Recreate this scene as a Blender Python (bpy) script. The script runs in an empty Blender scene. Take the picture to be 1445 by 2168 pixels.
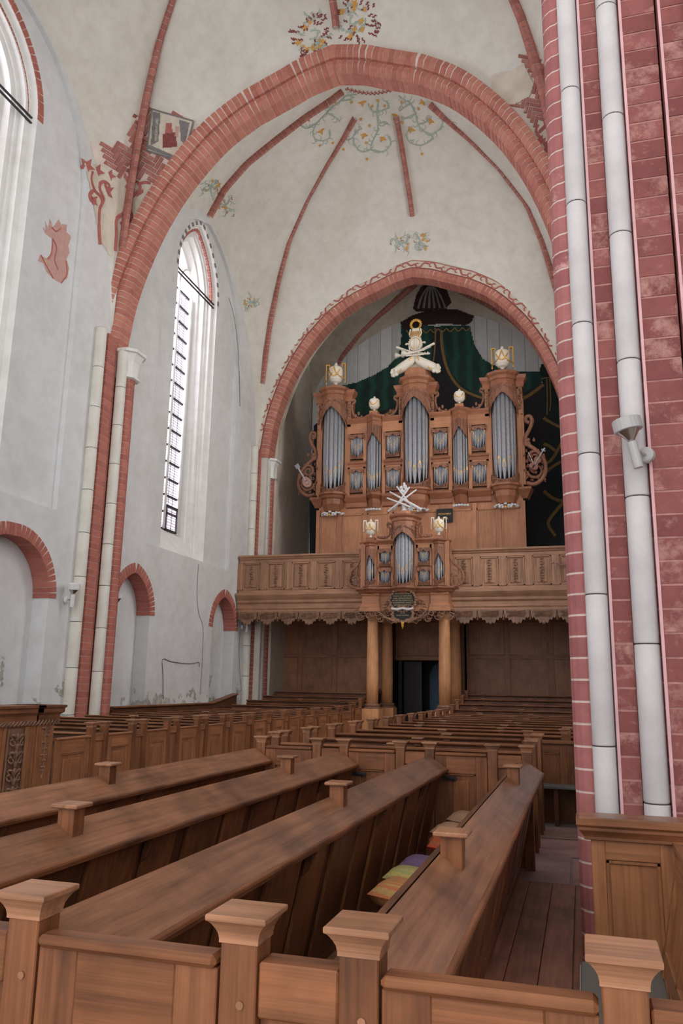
import bpy, bmesh, math, random
from mathutils import Vector, Matrix
from mathutils.bvhtree import BVHTree
PI = math.pi
scn = bpy.context.scene
COL = scn.collection
rnd = random.Random(7)

# ------------------------------------------------------------ camera, world, lights, exposure
EYE = Vector((0.0, 0.0, 1.9))
FPX, PCX, PCY = 1686.0, 722.5, 1084.0
def _n(v): return v.normalized()
_Y = _n(Vector((1231.0 - PCX, 1462.0 - PCY, FPX)))
_h = _n(Vector((1, 0.0174, 0)))
_U = _n(_h.cross(_Y))
if _U.y > 0: _U = -_U
_X = _n(_Y.cross(_U))
if _X.x < 0: _X = -_X
RW = Matrix((_X, _Y, _U))            # rows: world axes in picture coordinates
def ray(px, py): return (RW @ Vector((px - PCX, py - PCY, FPX))).normalized()
def on_y(px, py, Y):
    d = ray(px, py); return EYE + d * ((Y - EYE.y) / d.y)
def on_x(px, py, X):
    d = ray(px, py); return EYE + d * ((X - EYE.x) / d.x)
cd = bpy.data.cameras.new('camera')
cd.sensor_fit = 'VERTICAL'; cd.sensor_height = 36; cd.sensor_width = 24
cd.lens = FPX / 2168 * 36
cd.clip_end = 300
cam = bpy.data.objects.new('camera', cd); COL.objects.link(cam)
right = RW @ Vector((1, 0, 0)); up = RW @ Vector((0, -1, 0)); back = RW @ Vector((0, 0, -1))
m = Matrix((right, up, back)).transposed().to_4x4(); m.translation = EYE
cam.matrix_world = m
scn.camera = cam

w = bpy.data.worlds.new('overcast_sky'); scn.world = w; w.use_nodes = True
bg = w.node_tree.nodes['Background']
bg.inputs[0].default_value = (0.99, 0.985, 0.98, 1); bg.inputs[1].default_value = 1.9
def area(name, loc, tgt, sx, sy, power, col=(1, 1, 1)):
    l = bpy.data.lights.new(name, 'AREA'); l.shape = 'RECTANGLE'; l.size = sx; l.size_y = sy
    l.energy = power; l.color = col
    o = bpy.data.objects.new(name, l); COL.objects.link(o); o.location = loc
    o.rotation_euler = (Vector(tgt) - Vector(loc)).to_track_quat('-Z', 'Y').to_euler()
    return o
# daylight from the tall windows of the church (outside the glass)
area('daylight_north_window', (-14.2, 22.6, 11.5), (-5, 23.5, 9), 2.4, 10, 900, (0.95, 0.98, 1))
area('daylight_north_window_choir', (-14.2, 12.0, 11.0), (-5, 14, 9), 3.6, 11, 900, (0.95, 0.98, 1))
area('daylight_south_window', (1.6, 22.9, 11.5), (-8, 23.4, 9), 2.6, 10, 350, (1, 0.95, 0.88))
scn.view_settings.view_transform = 'Standard'
scn.view_settings.look = 'None'
scn.view_settings.gamma = 1
scn.view_settings.use_curve_mapping = False
scn.view_settings.exposure = 0.19

# ------------------------------------------------------------ helpers
def srgb(r, g, b):
    f = lambda c: ((c / 255) / 12.92 if c / 255 <= 0.04045 else (((c / 255) + 0.055) / 1.055) ** 2.4)
    return (f(r), f(g), f(b), 1)
def tag(o, label=None, cat=None, group=None, kind=None):
    if label: o['label'] = label
    if cat: o['category'] = cat
    if group: o['group'] = group
    if kind: o['kind'] = kind
    return o
def empty(name, loc=(0, 0, 0), rz=0, parent=None):
    o = bpy.data.objects.new(name, None); COL.objects.link(o)
    o.location = loc; o.rotation_euler = (0, 0, rz); o.empty_display_size = 0.1
    if parent: o.parent = parent
    return o
def thing(name, label, cat, loc=(0, 0, 0), rz=0, group=None, kind=None):
    return tag(empty(name, loc, rz), label, cat, group, kind)
def link(name, me, parent=None, loc=None, rot=None, scale=None):
    o = bpy.data.objects.new(name, me); COL.objects.link(o)
    if parent: o.parent = parent
    if loc is not None: o.location = loc
    if rot is not None: o.rotation_euler = rot
    if scale is not None: o.scale = scale
    return o
class MB:
    def __init__(s): s.v = []; s.f = []
    def add(s, vs, fs):
        n = len(s.v); s.v.extend([tuple(q) for q in vs]); s.f.extend([tuple(i + n for i in f) for f in fs]); return s
    def box(s, x0, x1, y0, y1, z0, z1):
        if x1 < x0: x0, x1 = x1, x0
        if y1 < y0: y0, y1 = y1, y0
        if z1 < z0: z0, z1 = z1, z0
        return s.add([(x0,y0,z0),(x1,y0,z0),(x1,y1,z0),(x0,y1,z0),(x0,y0,z1),(x1,y0,z1),(x1,y1,z1),(x0,y1,z1)],
                     [(0,3,2,1),(4,5,6,7),(0,1,5,4),(1,2,6,5),(2,3,7,6),(3,0,4,7)])
    def loft(s, rings, closed=True, cap=True):
        n = len(rings[0]); vs = [p for r in rings for p in r]; fs = []
        for i in range(len(rings) - 1):
            for j in range(n if closed else n - 1):
                k = (j + 1) % n
                fs.append((i*n+j, i*n+k, (i+1)*n+k, (i+1)*n+j))
        if cap and closed:
            fs.append(tuple(range(n - 1, -1, -1))); b = (len(rings)-1)*n; fs.append(tuple(b + j for j in range(n)))
        return s.add(vs, fs)
    def prism(s, poly, axis, a, b):
        """poly of 2D points extruded along an axis: x:(y,z) y:(x,z) z:(x,y)"""
        mk = {'x': lambda p, t: (t, p[0], p[1]), 'y': lambda p, t: (p[0], t, p[1]), 'z': lambda p, t: (p[0], p[1], t)}[axis]
        return s.loft([[mk(p, a) for p in poly], [mk(p, b) for p in poly]])
    def lathe(s, prof, c=(0, 0, 0), n=14, a0=0, a1=2*PI):
        full = abs(a1 - a0) > 6.28; k = n if full else n + 1
        rings = [[(c[0] + r*math.cos(a0 + (a1-a0)*j/n), c[1] + r*math.sin(a0 + (a1-a0)*j/n), c[2] + z) for j in range(k)] for r, z in prof]
        return s.loft(rings, full, full)
    def tube(s, pts, r, n=6, r1=None):
        pts = [Vector(p) for p in pts]; rings = []
        ref = Vector((0.13, 0.31, 0.94))
        for i, p in enumerate(pts):
            t = (pts[min(i+1, len(pts)-1)] - pts[max(i-1, 0)]).normalized()
            a = t.cross(ref)
            if a.length < 1e-3: a = t.cross(Vector((1, 0, 0)))
            a.normalize(); b = t.cross(a)
            rr = r if r1 is None else r + (r1 - r) * i / (len(pts) - 1)
            if callable(r): rr = r(i / (len(pts) - 1))
            rings.append([p + a*rr*math.cos(2*PI*j/n) + b*rr*math.sin(2*PI*j/n) for j in range(n)])
        return s.loft(rings)
    def blob(s, c, r, n=7, m=4):
        if not hasattr(r, '__len__'): r = (r, r, r)
        rings = [[(c[0] + r[0]*math.sin(PI*i/m)*math.cos(2*PI*j/n), c[1] + r[1]*math.sin(PI*i/m)*math.sin(2*PI*j/n), c[2] - r[2]*math.cos(PI*i/m)) for j in range(n)] for i in [0.12] + list(range(1, m)) + [m - 0.12]]
        return s.loft(rings)
    def plan(s, path, prof, closed=False):
        """profile (offset, z) swept along a plan polyline with mitred corners; offset to the right of travel"""
        P = [Vector((p[0], p[1])) for p in path]; rings = []
        for i, p in enumerate(P):
            if closed: a, b = P[i-1], P[(i+1) % len(P)]
            else: a, b = P[max(i-1, 0)], P[min(i+1, len(P)-1)]
            d0 = (p - a) if (p - a).length > 1e-6 else (b - p)
            d1 = (b - p) if (b - p).length > 1e-6 else (p - a)
            n0 = Vector((d0.y, -d0.x)).normalized(); n1 = Vector((d1.y, -d1.x)).normalized()
            mm = n0 + n1
            mm = n0 if mm.length < 1e-3 else mm.normalized()
            k = 1 / max(0.45, mm.dot(n0))
            rings.append([(p.x + mm.x*o*k, p.y + mm.y*o*k, z) for o, z in prof])
        if closed: rings.append(rings[0])
        return s.loft(rings, False, False)
    def build(s, name, mat, parent=None, loc=None, smooth=False, bevel=0, kind=None, rot=None):
        me = s.mesh(name, mat, smooth, bevel)
        o = link(name, me, parent, loc, rot)
        if kind: o['kind'] = kind
        return o
    def mesh(s, name, mat, smooth=False, bevel=0):
        me = bpy.data.meshes.new(name); me.from_pydata(s.v, [], s.f)
        if bevel:
            bm = bmesh.new(); bm.from_mesh(me)
            bmesh.ops.remove_doubles(bm, verts=bm.verts, dist=1e-5)
            es = [e for e in bm.edges if len(e.link_faces) == 2 and e.calc_face_angle(0) > 0.6]
            bmesh.ops.bevel(bm, geom=es, offset=bevel, segments=1, affect='EDGES', clamp_overlap=True)
            bm.to_mesh(me); bm.free()
        bm = bmesh.new(); bm.from_mesh(me); bmesh.ops.recalc_face_normals(bm, faces=bm.faces); bm.to_mesh(me); bm.free()
        if smooth:
            for p in me.polygons: p.use_smooth = True
        if mat: me.materials.append(mat)
        me.update(); return me
def plate(outer, holes, mp, depth):
    """flat plate with holes: 2D outlines, mp maps (u, v, w) to 3D, w runs 0..depth. Returns (verts, faces)"""
    cu = bpy.data.curves.new('tmp', 'CURVE'); cu.dimensions = '2D'; cu.fill_mode = 'BOTH'; cu.extrude = depth / 2
    for ol in [outer] + list(holes):
        sp = cu.splines.new('POLY'); sp.points.add(len(ol) - 1); sp.use_cyclic_u = True
        for p, q in zip(sp.points, ol): p.co = (q[0], q[1], 0, 1)
    o = bpy.data.objects.new('tmp', cu); COL.objects.link(o)
    dg = bpy.context.evaluated_depsgraph_get(); me = bpy.data.meshes.new_from_object(o.evaluated_get(dg))
    vs = [mp(v.co.x, v.co.y, v.co.z + depth / 2) for v in me.vertices]; fs = [tuple(p.vertices) for p in me.polygons]
    bpy.data.objects.remove(o); bpy.data.curves.remove(cu); bpy.data.meshes.remove(me)
    return vs, fs
def catmull(pts, n):
    """resample a polyline of tuples through Catmull-Rom, n points per span"""
    P = [Vector(p) for p in pts]; out = []
    for i in range(len(P) - 1):
        a, b, c, d = P[max(i-1, 0)], P[i], P[i+1], P[min(i+2, len(P)-1)]
        for k in range(n):
            t = k / n
            out.append(0.5 * ((2*b) + (c - a)*t + (2*a - 5*b + 4*c - d)*t*t + (3*b - a - 3*c + d)*t**3))
    out.append(P[-1]); return out
def lengths(P):
    L = [0]
    for a, b in zip(P, P[1:]): L.append(L[-1] + (b - a).length)
    return L
def at_len(P, L, s):
    s = max(0, min(L[-1], s))
    for i in range(len(L) - 1):
        if L[i+1] >= s:
            t = (s - L[i]) / max(1e-9, L[i+1] - L[i]); return P[i].lerp(P[i+1], t), (P[i+1] - P[i]).normalized()
    return P[-1], (P[-1] - P[-2]).normalized()
def interp(tab, x):
    for (a, fa), (b, fb) in zip(tab, tab[1:]):
        if x <= b: return fa + (fb - fa) * max(0, (x - a)) / (b - a)
    return tab[-1][1]

# ------------------------------------------------------------ materials
MATS = {}
class NT:
    def __init__(s, name):
        s.m = bpy.data.materials.new(name); s.m.use_nodes = True; s.t = s.m.node_tree; s.b = s.t.nodes['Principled BSDF']; MATS[name] = s.m
    def n(s, typ, **kw):
        q = s.t.nodes.new(typ)
        for k, v in kw.items():
            if hasattr(q, k): setattr(q, k, v)
            else: q.inputs[k].default_value = v
        return q
    def l(s, a, b): s.t.links.new(a, b)
    def coord(s, scale=(1, 1, 1), which='Object', rand=False):
        tc = s.n('ShaderNodeTexCoord'); mp = s.n('ShaderNodeMapping'); mp.inputs['Scale'].default_value = scale
        s.l(tc.outputs[which], mp.inputs[0])
        if rand:
            oi = s.n('ShaderNodeObjectInfo'); vm = s.n('ShaderNodeVectorMath', operation='SCALE'); vm.inputs[0].default_value = (37, 53, 71)
            s.l(oi.outputs['Random'], vm.inputs['Scale']); s.l(vm.outputs[0], mp.inputs['Location'])
        return mp.outputs[0]
    def noise(s, vec, scale, detail=4, rough=0.55):
        q = s.n('ShaderNodeTexNoise'); q.inputs['Scale'].default_value = scale; q.inputs['Detail'].default_value = detail; q.inputs['Roughness'].default_value = rough
        s.l(vec, q.inputs['Vector']); return q.outputs[0]
    def ramp(s, fac, stops):
        q = s.n('ShaderNodeValToRGB'); e = q.color_ramp.elements
        while len(e) < len(stops): e.new(0.5)
        for el, (p, c) in zip(e, stops): el.position = p; el.color = c
        s.l(fac, q.inputs[0]); return q.outputs[0]
    def mix(s, fac, a, b, mode='MIX'):
        q = s.n('ShaderNodeMix', data_type='RGBA', blend_type=mode)
        for soc, val in ((q.inputs[0], fac), (q.inputs[6], a), (q.inputs[7], b)):
            if hasattr(val, 'links') or hasattr(val, 'is_linked'): s.l(val, soc)
            else: soc.default_value = val
        return q.outputs[2]
    def out(s, col, rough=0.6, bump=None, bs=0.1, metal=0, dist=0.02):
        if hasattr(col, 'is_linked'): s.l(col, s.b.inputs['Base Color'])
        else: s.b.inputs['Base Color'].default_value = col
        s.b.inputs['Roughness'].default_value = rough; s.b.inputs['Metallic'].default_value = metal
        if bump is not None:
            q = s.n('ShaderNodeBump'); q.inputs['Strength'].default_value = bs; q.inputs['Distance'].default_value = dist
            s.l(bump, q.inputs['Height']); s.l(q.outputs[0], s.b.inputs['Normal'])
        return s.m
def k(c, f): return (c[0]*f, c[1]*f, c[2]*f, 1)
def wood(name, col, axis, rough=0.45, contrast=0.35, stain=0.35):
    t = NT(name); sc = {'x': (0.7, 11, 11), 'y': (11, 0.7, 11), 'z': (11, 11, 0.7)}[axis]
    v = t.coord(sc, rand=True); g = t.noise(v, 2.2, 7, 0.62)
    sc2 = {'x': (0.12, 40, 40), 'y': (40, 0.12, 40), 'z': (40, 40, 0.12)}[axis]
    v3 = t.coord(sc2, rand=True); g2 = t.noise(v3, 3, 3, 0.5)
    v2 = t.coord((1.3, 1.3, 1.3), rand=True); b = t.noise(v2, 1.6, 4, 0.6)
    c1 = t.ramp(g, [(0.28, k(col, 1 - contrast)), (0.5, col), (0.75, k(col, 1 + contrast * 0.9))])
    c2 = t.ramp(b, [(0.3, (1 - stain, 1 - stain, 1 - stain, 1)), (0.55, (1, 1, 1, 1)), (0.75, (1.12, 1.1, 1.08, 1))])
    c = t.mix(1.0, c1, c2, 'MULTIPLY')
    c3 = t.ramp(g2, [(0.35, (0.78, 0.76, 0.75, 1)), (0.55, (1, 1, 1, 1))])
    c = t.mix(0.6, c, c3, 'MULTIPLY')
    oi = t.n('ShaderNodeObjectInfo'); rr = t.ramp(oi.outputs['Random'], [(0, (0.86, 0.85, 0.84, 1)), (1, (1.1, 1.1, 1.1, 1))])
    c = t.mix(1.0, c, rr, 'MULTIPLY')
    t.b.inputs['Specular IOR Level'].default_value = 0.32
    return t.out(c, rough, g2, 0.2, dist=0.004)
def woods(name, col, **kw): return {a: wood(name + '_' + a, col, a, **kw) for a in 'xyz'}
PEW = woods('oak_pew', srgb(140, 89, 58), contrast=0.45, stain=0.45)
PEWD = woods('oak_dark', srgb(108, 70, 49))
DESK = woods('oak_desk', srgb(152, 106, 78), rough=0.3, contrast=0.42, stain=0.45)
CAPW = woods('oak_cap', srgb(170, 122, 92), rough=0.34, contrast=0.4, stain=0.4)
DOORW = woods('oak_door', srgb(166, 112, 76))
ORG = woods('oak_organ', srgb(188, 132, 98), contrast=0.2, stain=0.18)
ORGR = woods('oak_organ_red', srgb(160, 106, 78), contrast=0.22, stain=0.2, rough=0.38)
GAL = woods('oak_gallery', srgb(174, 132, 104), contrast=0.25, stain=0.25)
PANW = woods('oak_panelling', srgb(164, 114, 86), contrast=0.25, stain=0.3)
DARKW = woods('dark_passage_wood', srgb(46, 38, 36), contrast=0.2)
COLW = wood('column_wood', srgb(224, 164, 116), 'z', 0.4, 0.2, 0.15)
CARV = wood('carved_oak', srgb(150, 104, 82), 'z', 0.5, 0.3, 0.3)
CARVD = wood('carved_dark_oak', srgb(150, 114, 92), 'z', 0.4, 0.35, 0.4)
FLOORW = wood('floor_planks', srgb(166, 114, 94), 'y', 0.42, 0.35, 0.5)

def plaster(name, a, b, peel=False):
    t = NT(name); v = t.coord((1, 1, 1)); n1 = t.noise(v, 0.35, 5, 0.6); n2 = t.noise(v, 2.6, 6, 0.65); n3 = t.noise(v, 30, 3)
    c = t.ramp(n1, [(0.3, b), (0.62, a)])
    c = t.mix(0.35, c, t.ramp(n2, [(0.3, k(b, 0.85)), (0.6, a)]))
    if peel:
        sp = t.n('ShaderNodeSeparateXYZ'); t.l(v, sp.inputs[0])
        mr = t.n('ShaderNodeMapRange'); mr.inputs[1].default_value = 0.6; mr.inputs[2].default_value = 3.6; mr.inputs[3].default_value = 0.16; mr.inputs[4].default_value = -0.2
        t.l(sp.outputs[2], mr.inputs[0])
        nn = t.noise(v, 1.1, 8, 0.68)
        ad = t.n('ShaderNodeMath', operation='ADD'); t.l(nn, ad.inputs[0]); t.l(mr.outputs[0], ad.inputs[1])
        mk = t.ramp(ad.outputs[0], [(0.60, (0, 0, 0, 1)), (0.615, (1, 1, 1, 1))])
        ed = t.ramp(ad.outputs[0], [(0.585, (1, 1, 1, 1)), (0.603, (0.45, 0.42, 0.38, 1)), (0.625, (1, 1, 1, 1))])
        c = t.mix(mk, c, t.ramp(n2, [(0.35, srgb(150, 150, 150)), (0.55, srgb(196, 190, 176)), (0.7, srgb(206, 206, 204))]))
        c = t.mix(0.9, c, ed, 'MULTIPLY')
    return t.out(c, 0.85, n3 if not peel else n2, 0.12)
PLAST = plaster('white_plaster', srgb(226, 226, 222), srgb(206, 205, 198))
WALLP = plaster('white_plaster_peeling', srgb(224, 226, 228), srgb(206, 206, 204), True)
VAULT = plaster('vault_plaster', srgb(228, 226, 218), srgb(206, 202, 190))
TOWER = plaster('tower_plaster', srgb(216, 206, 194), srgb(184, 172, 156))
WHITE = plaster('white_limewash', srgb(240, 240, 238), srgb(224, 222, 216))
SHAFT = plaster('cream_shaft', srgb(232, 230, 222), srgb(214, 208, 196))
PINKW = plaster('pier_white', srgb(212, 208, 210), srgb(190, 182, 184))
def bricks(name, a, b, blot, amt, scale=1.0):
    t = NT(name); v = t.coord((1, 1, 1), rand=True); n1 = t.noise(v, 6 * scale, 5, 0.7); n2 = t.noise(v, 2.2 * scale, 7, 0.75)
    oi = t.n('ShaderNodeObjectInfo'); c0 = t.ramp(oi.outputs['Random'], [(0, a), (1, b)])
    c = t.mix(1.0, c0, t.ramp(n1, [(0.3, (0.8, 0.78, 0.78, 1)), (0.6, (1.06, 1.06, 1.06, 1))]), 'MULTIPLY')
    mk = t.ramp(n2, [(0.62 - amt, (0, 0, 0, 1)), (0.72 - amt * 0.6, (1, 1, 1, 1))])
    c = t.mix(mk, c, blot)
    return t.out(c, 0.75, n1, 0.25, dist=0.01)
BRICK = bricks('red_brick', srgb(196, 130, 112), srgb(178, 108, 94), srgb(204, 152, 136), 0.0)
BRICKW = bricks('red_painted_brick', srgb(184, 112, 98), srgb(168, 98, 86), srgb(192, 134, 120), 0.0)
BRICKR = bricks('vault_rib_brick', srgb(186, 124, 112), srgb(166, 104, 94), srgb(190, 142, 130), 0.0)
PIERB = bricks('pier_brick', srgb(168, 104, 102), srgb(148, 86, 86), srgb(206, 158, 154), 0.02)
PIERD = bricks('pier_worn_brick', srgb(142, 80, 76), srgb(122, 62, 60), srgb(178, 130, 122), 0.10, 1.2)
OLDB = bricks('bare_vault_brick', srgb(182, 122, 110), srgb(158, 98, 90), srgb(196, 164, 152), 0.06)
def flat(name, col, rough=0.6, metal=0, var=0.12, scale=4):
    t = NT(name); v = t.coord((1, 1, 1), rand=True); n1 = t.noise(v, scale, 5, 0.6)
    return t.out(t.ramp(n1, [(0.3, k(col, 1 - var)), (0.7, k(col, 1 + var))]), rough, None, metal=metal)
MORTAR = flat('lime_mortar', srgb(222, 206, 196), 0.9)
PMORT = flat('pier_mortar', srgb(206, 182, 176), 0.9)
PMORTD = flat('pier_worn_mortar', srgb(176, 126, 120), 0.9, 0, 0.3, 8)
BLACKJ = flat('black_joint', srgb(62, 56, 58), 0.9, var=0.3, scale=30)
PINKE = flat('pink_edge', srgb(214, 168, 172), 0.8)
TINC = NT('tin_pipe')
_v = TINC.coord((9, 9, 2), rand=True); _a = TINC.noise(_v, 5, 6, 0.75); _b = TINC.noise(_v, 22, 3)
TIN = TINC.out(TINC.mix(TINC.ramp(_b, [(0.62, (0, 0, 0, 1)), (0.7, (1, 1, 1, 1))]), TINC.ramp(_a, [(0.3, srgb(126, 128, 134)), (0.7, srgb(172, 174, 180))]), srgb(206, 208, 212)), 0.45, metal=0.35)
GOLD = flat('gilding', srgb(222, 172, 84), 0.35, 0.55, 0.1)
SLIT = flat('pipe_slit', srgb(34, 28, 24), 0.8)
CREAM = flat('cream_paint', srgb(232, 226, 210), 0.5, 0, 0.06)
SILV = flat('silver_paint', srgb(214, 214, 216), 0.45, 0, 0.08)
IRON = flat('dark_iron', srgb(52, 50, 52), 0.5, 0.4)
LEAD = flat('lead_came', srgb(120, 118, 126), 0.6, 0.2)
GREYM = flat('grey_lacquer', srgb(176, 174, 174), 0.4, 0.0, 0.05)
CHROME = flat('chrome', srgb(190, 184, 178), 0.2, 0.9, 0.05)
WHITEM = flat('white_lacquer', srgb(226, 228, 230), 0.4, 0, 0.03)
BOARD = wood('grey_painted_board', srgb(216, 218, 218), 'z', 0.7, 0.05, 0.06)
DARKBD = flat('black_painted_board', srgb(34, 34, 38), 0.7, 0, 0.2)
def curtain():
    t = NT('painted_green_curtain'); v = t.coord((1, 1, 1)); 
    n = t.noise(t.coord((0.8, 0.8, 0.8)), 0.9, 3)
    wv = t.n('ShaderNodeTexWave'); wv.inputs['Scale'].default_value = 0.9; wv.inputs['Distortion'].default_value = 3.5; wv.inputs['Detail'].default_value = 2
    t.l(t.coord((0.55, 0, 1.1)), wv.inputs['Vector'])
    c = t.ramp(wv.outputs[1], [(0.1, srgb(18, 48, 44)), (0.6, srgb(24, 66, 56)), (0.95, srgb(40, 90, 76))])
    return t.out(t.mix(0.35, c, t.ramp(n, [(0.3, srgb(12, 34, 32)), (0.7, srgb(30, 82, 68))])), 0.75)
GREEN = curtain()
GREEND = flat('painted_dark_green', srgb(20, 40, 38), 0.75, 0, 0.35, 2)
FRINGE = flat('painted_gold_fringe', srgb(142, 112, 62), 0.7, 0, 0.25, 9)
BROWNC = flat('painted_brown_cornice', srgb(52, 30, 28), 0.6, 0, 0.3)
BLUEW = flat('blue_grey_wall', srgb(110, 130, 158), 0.8)
P_RED = flat('painted_red', srgb(176, 104, 96), 0.85, 0, 0.15, 14)
P_DRED = flat('painted_dark_red', srgb(138, 74, 72), 0.85, 0, 0.2, 14)
P_PINK = flat('painted_pale_red', srgb(202, 160, 150), 0.85, 0, 0.1, 10)
P_GREEN = flat('painted_grey_green', srgb(172, 186, 176), 0.85, 0, 0.08, 10)
P_ORANGE = flat('painted_ochre', srgb(214, 164, 88), 0.85, 0, 0.12, 10)
P_CREAM = flat('painted_cream', srgb(214, 204, 188), 0.9, 0, 0.12, 3)
P_GREY = flat('painted_grey', srgb(128, 126, 126), 0.9, 0, 0.15, 8)
P_WHITE = flat('painted_white', srgb(232, 230, 226), 0.9, 0, 0.05)
def glass():
    t = NT('leaded_glass'); tr = t.n('ShaderNodeBsdfTransparent'); gl = t.n('ShaderNodeBsdfGlossy'); gl.inputs['Roughness'].default_value = 0.15
    n = t.noise(t.coord((3, 3, 3), rand=True), 2.2, 2)
    t.l(t.ramp(n, [(0.35, (0.98, 0.96, 1, 1)), (0.6, (0.95, 0.90, 0.95, 1)), (0.75, (0.9, 0.76, 0.8, 1))]), tr.inputs[0])
    mx = t.n('ShaderNodeMixShader'); mx.inputs[0].default_value = 0.06
    t.l(tr.outputs[0], mx.inputs[1]); t.l(gl.outputs[0], mx.inputs[2])
    t.l(mx.outputs[0], t.t.nodes['Material Output'].inputs[0]); return t.m
GLASS = glass()
STONE = flat('floor_slab', srgb(150, 138, 134), 0.55, 0, 0.2, 3)
# ------------------------------------------------------------ structure: floor, walls
def struct(name, label, kindname=None): 
    o = empty(name); o['label'] = label; o['kind'] = 'structure'; return o
ZS = 10.7
XC = -5.65
fl = tag(MB().box(-13.2, 9, -4, 36, -0.3, 0).build('floor', STONE), 'worn stone church floor under the pews', kind='structure')
for i, x in enumerate((-0.80, -0.58, -0.36, -0.14)):
    MB().box(x, x + 0.215, 2.25, 8.75 + 0.02 * (i % 2), 0.0, 0.03).build('plank', FLOORW, fl, bevel=0.004)
for i, (x0, x1) in enumerate(((-3.7, -2.7), (-2.68, -1.72), (-1.70, -0.86))):
    for j in range(3):
        MB().box(x0 + j * 0.325, x0 + j * 0.325 + 0.32, 2.3, 9.2, 0.0, 0.025).build('plank', FLOORW, fl, bevel=0.004)
for (x0, x1, y0, y1) in ((-0.85, -0.2, 8.8, 10.2), (-0.18, 0.9, 8.8, 10.0), (-0.85, 0.1, 10.22, 11.3), (0.12, 1.3, 10.02, 11.4), (-0.85, 1.3, 11.42, 12.3), (0.8, 1.9, 8.8, 10.0)):
    MB().box(x0, x1, y0, y1, 0, 0.02).build('slab', flat('slab_stone_%d' % int(x0 * 100 + y0 * 7 + 900), srgb(*[c + rnd.randint(-12, 12) for c in (158, 134, 126)]), 0.4, 0, 0.3, 2.5), fl, bevel=0.006)

def gothic(yc, hw, z0, zsp, zap, n=9):
    """outline of a pointed opening, anticlockwise from lower left: list of (y, z)"""
    rise = zap - zsp; R = (hw*hw + rise*rise) / (2*hw); a = math.asin(min(1, rise / R))
    arc = [(yc + (hw - R) + R*math.cos(a*i/n), zsp + R*math.sin(a*i/n)) for i in range(n + 1)]
    out = [(yc - hw, z0), (yc + hw, z0)] + arc + [(2*yc - y, z) for y, z in reversed(arc[:-1])]
    return out
def gothic_arc(yc, hw, zsp, zap, n=14):
    g = gothic(yc, hw, 0, zsp, zap, n)[2:]
    return g
wl = struct('wall_left', 'tall white plastered nave wall with pointed blind niches and windows')
WIN = [(12.0, 2.1, 5.85, 15.3, 17.6), (22.85, 1.48, 5.85, 15.4, 17.75)]
NICHE = [(14.75, 1.36, 3.82, 5.10), (19.88, 0.94, 3.82, 4.98), (25.95, 0.94, 3.80, 4.95)]
RECESS = [(12.7, 3.4, 5.95, 14.2, 17.9), (23.2, 2.95, 5.9, 14.3, 17.95)]
def yz(X, sgn=-1): return lambda u, v, w_: (X + sgn * w_, u, v)
outer = [(1.0, 0), (34.0, 0), (34.0, 20.5), (1.0, 20.5)]
nh = [gothic(c, hw, 0.05, zs, za) for c, hw, zs, za in NICHE]
rc = [gothic(*r) for r in RECESS]
wh = [gothic(c, hw, a, b, d) for c, hw, a, b, d in WIN]
MB().add(*plate(outer, nh + rc, yz(-12.0), 0.13)).build('plaster_face', WALLP, wl)
MB().add(*plate(outer, nh + wh, yz(-12.13), 0.3)).build('plaster_recess', WALLP, wl)
MB().add(*plate(outer, wh, yz(-12.43), 0.75)).build('masonry', WALLP, wl)
def frame(t, lat, rad): return Matrix((t, lat, rad)).transposed()
def voussoirs(P, lat, L, prof, mat, parent, gap=0.016, flip=1, mortar=MORTAR, name='brick', s0=0, s1=None, shrink=0.012, latf=None):
    P = [Vector(p) for p in P]; LL = lengths(P); s1 = LL[-1] if s1 is None else s1
    n = max(1, round((s1 - s0) / L)); L = (s1 - s0) / n
    key = (round(L, 4), mat.name, tuple(prof))
    b = MB().loft([[(-(L-gap)/2, p[0], p[1]) for p in prof], [((L-gap)/2, p[0], p[1]) for p in prof]]); me = b.mesh(name, mat)
    cx = sum(p[0] for p in prof) / len(prof); cz = sum(p[1] for p in prof) / len(prof); rings = []
    for i in range(n):
        p, t = at_len(P, LL, s0 + (i + 0.5) * L); la = latf(p) if latf else Vector(lat)
        rad = (la.cross(t) * flip).normalized(); la = (t.cross(rad) * (-1 if flip > 0 else 1)).normalized()
        la = la if la.dot(latf(p) if latf else Vector(lat)) > 0 else -la
        if t.dot(la.cross(rad)) < 0: t = -t
        o = link(name, me, parent); o.matrix_basis = Matrix.Translation(p) @ frame(t, la, rad).to_4x4()
    for i in range(2 * n + 1):
        p, t = at_len(P, LL, s0 + (s1 - s0) * i / (2 * n)); la = latf(p) if latf else Vector(lat)
        rad = (la.cross(t) * flip).normalized()
        rings.append([p + la * (cx + (q[0]-cx) * (1 - shrink / max(0.02, abs(q[0]-cx)) if abs(q[0]-cx) > 0.03 else 1)) + rad * (cz + (q[1]-cz) * (1 - shrink / max(0.02, abs(q[1]-cz)) if abs(q[1]-cz) > 0.03 else 1)) for q in prof])
    MB().loft(rings).build('mortar', mortar, parent)
# niche arches of red brick
for i, (c, hw, zs, za) in enumerate(NICHE):
    a = struct('trim_%d' % (i + 1), ['red brick arch of the wide blind niche beside the carved pew', 'red brick arch of the blind niche next to the grey duct', 'red brick arch of the blind niche beside the gallery end'][i])
    g = gothic_arc(c, hw, zs, za, 12); half = len(g) // 2
    prof = [(-0.42, -0.025), (0.02, -0.025), (0.02, 0.26), (-0.42, 0.26)]
    for part in (g[:half+1], list(reversed(g[half:]))):
        P = [(-12.0, y, z) for y, z in part]; fl_ = -1 if part[0][0] > c else 1
        voussoirs(P, (1, 0, 0), 0.125, prof, BRICKW, a, flip=fl_, gap=0.012)
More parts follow.
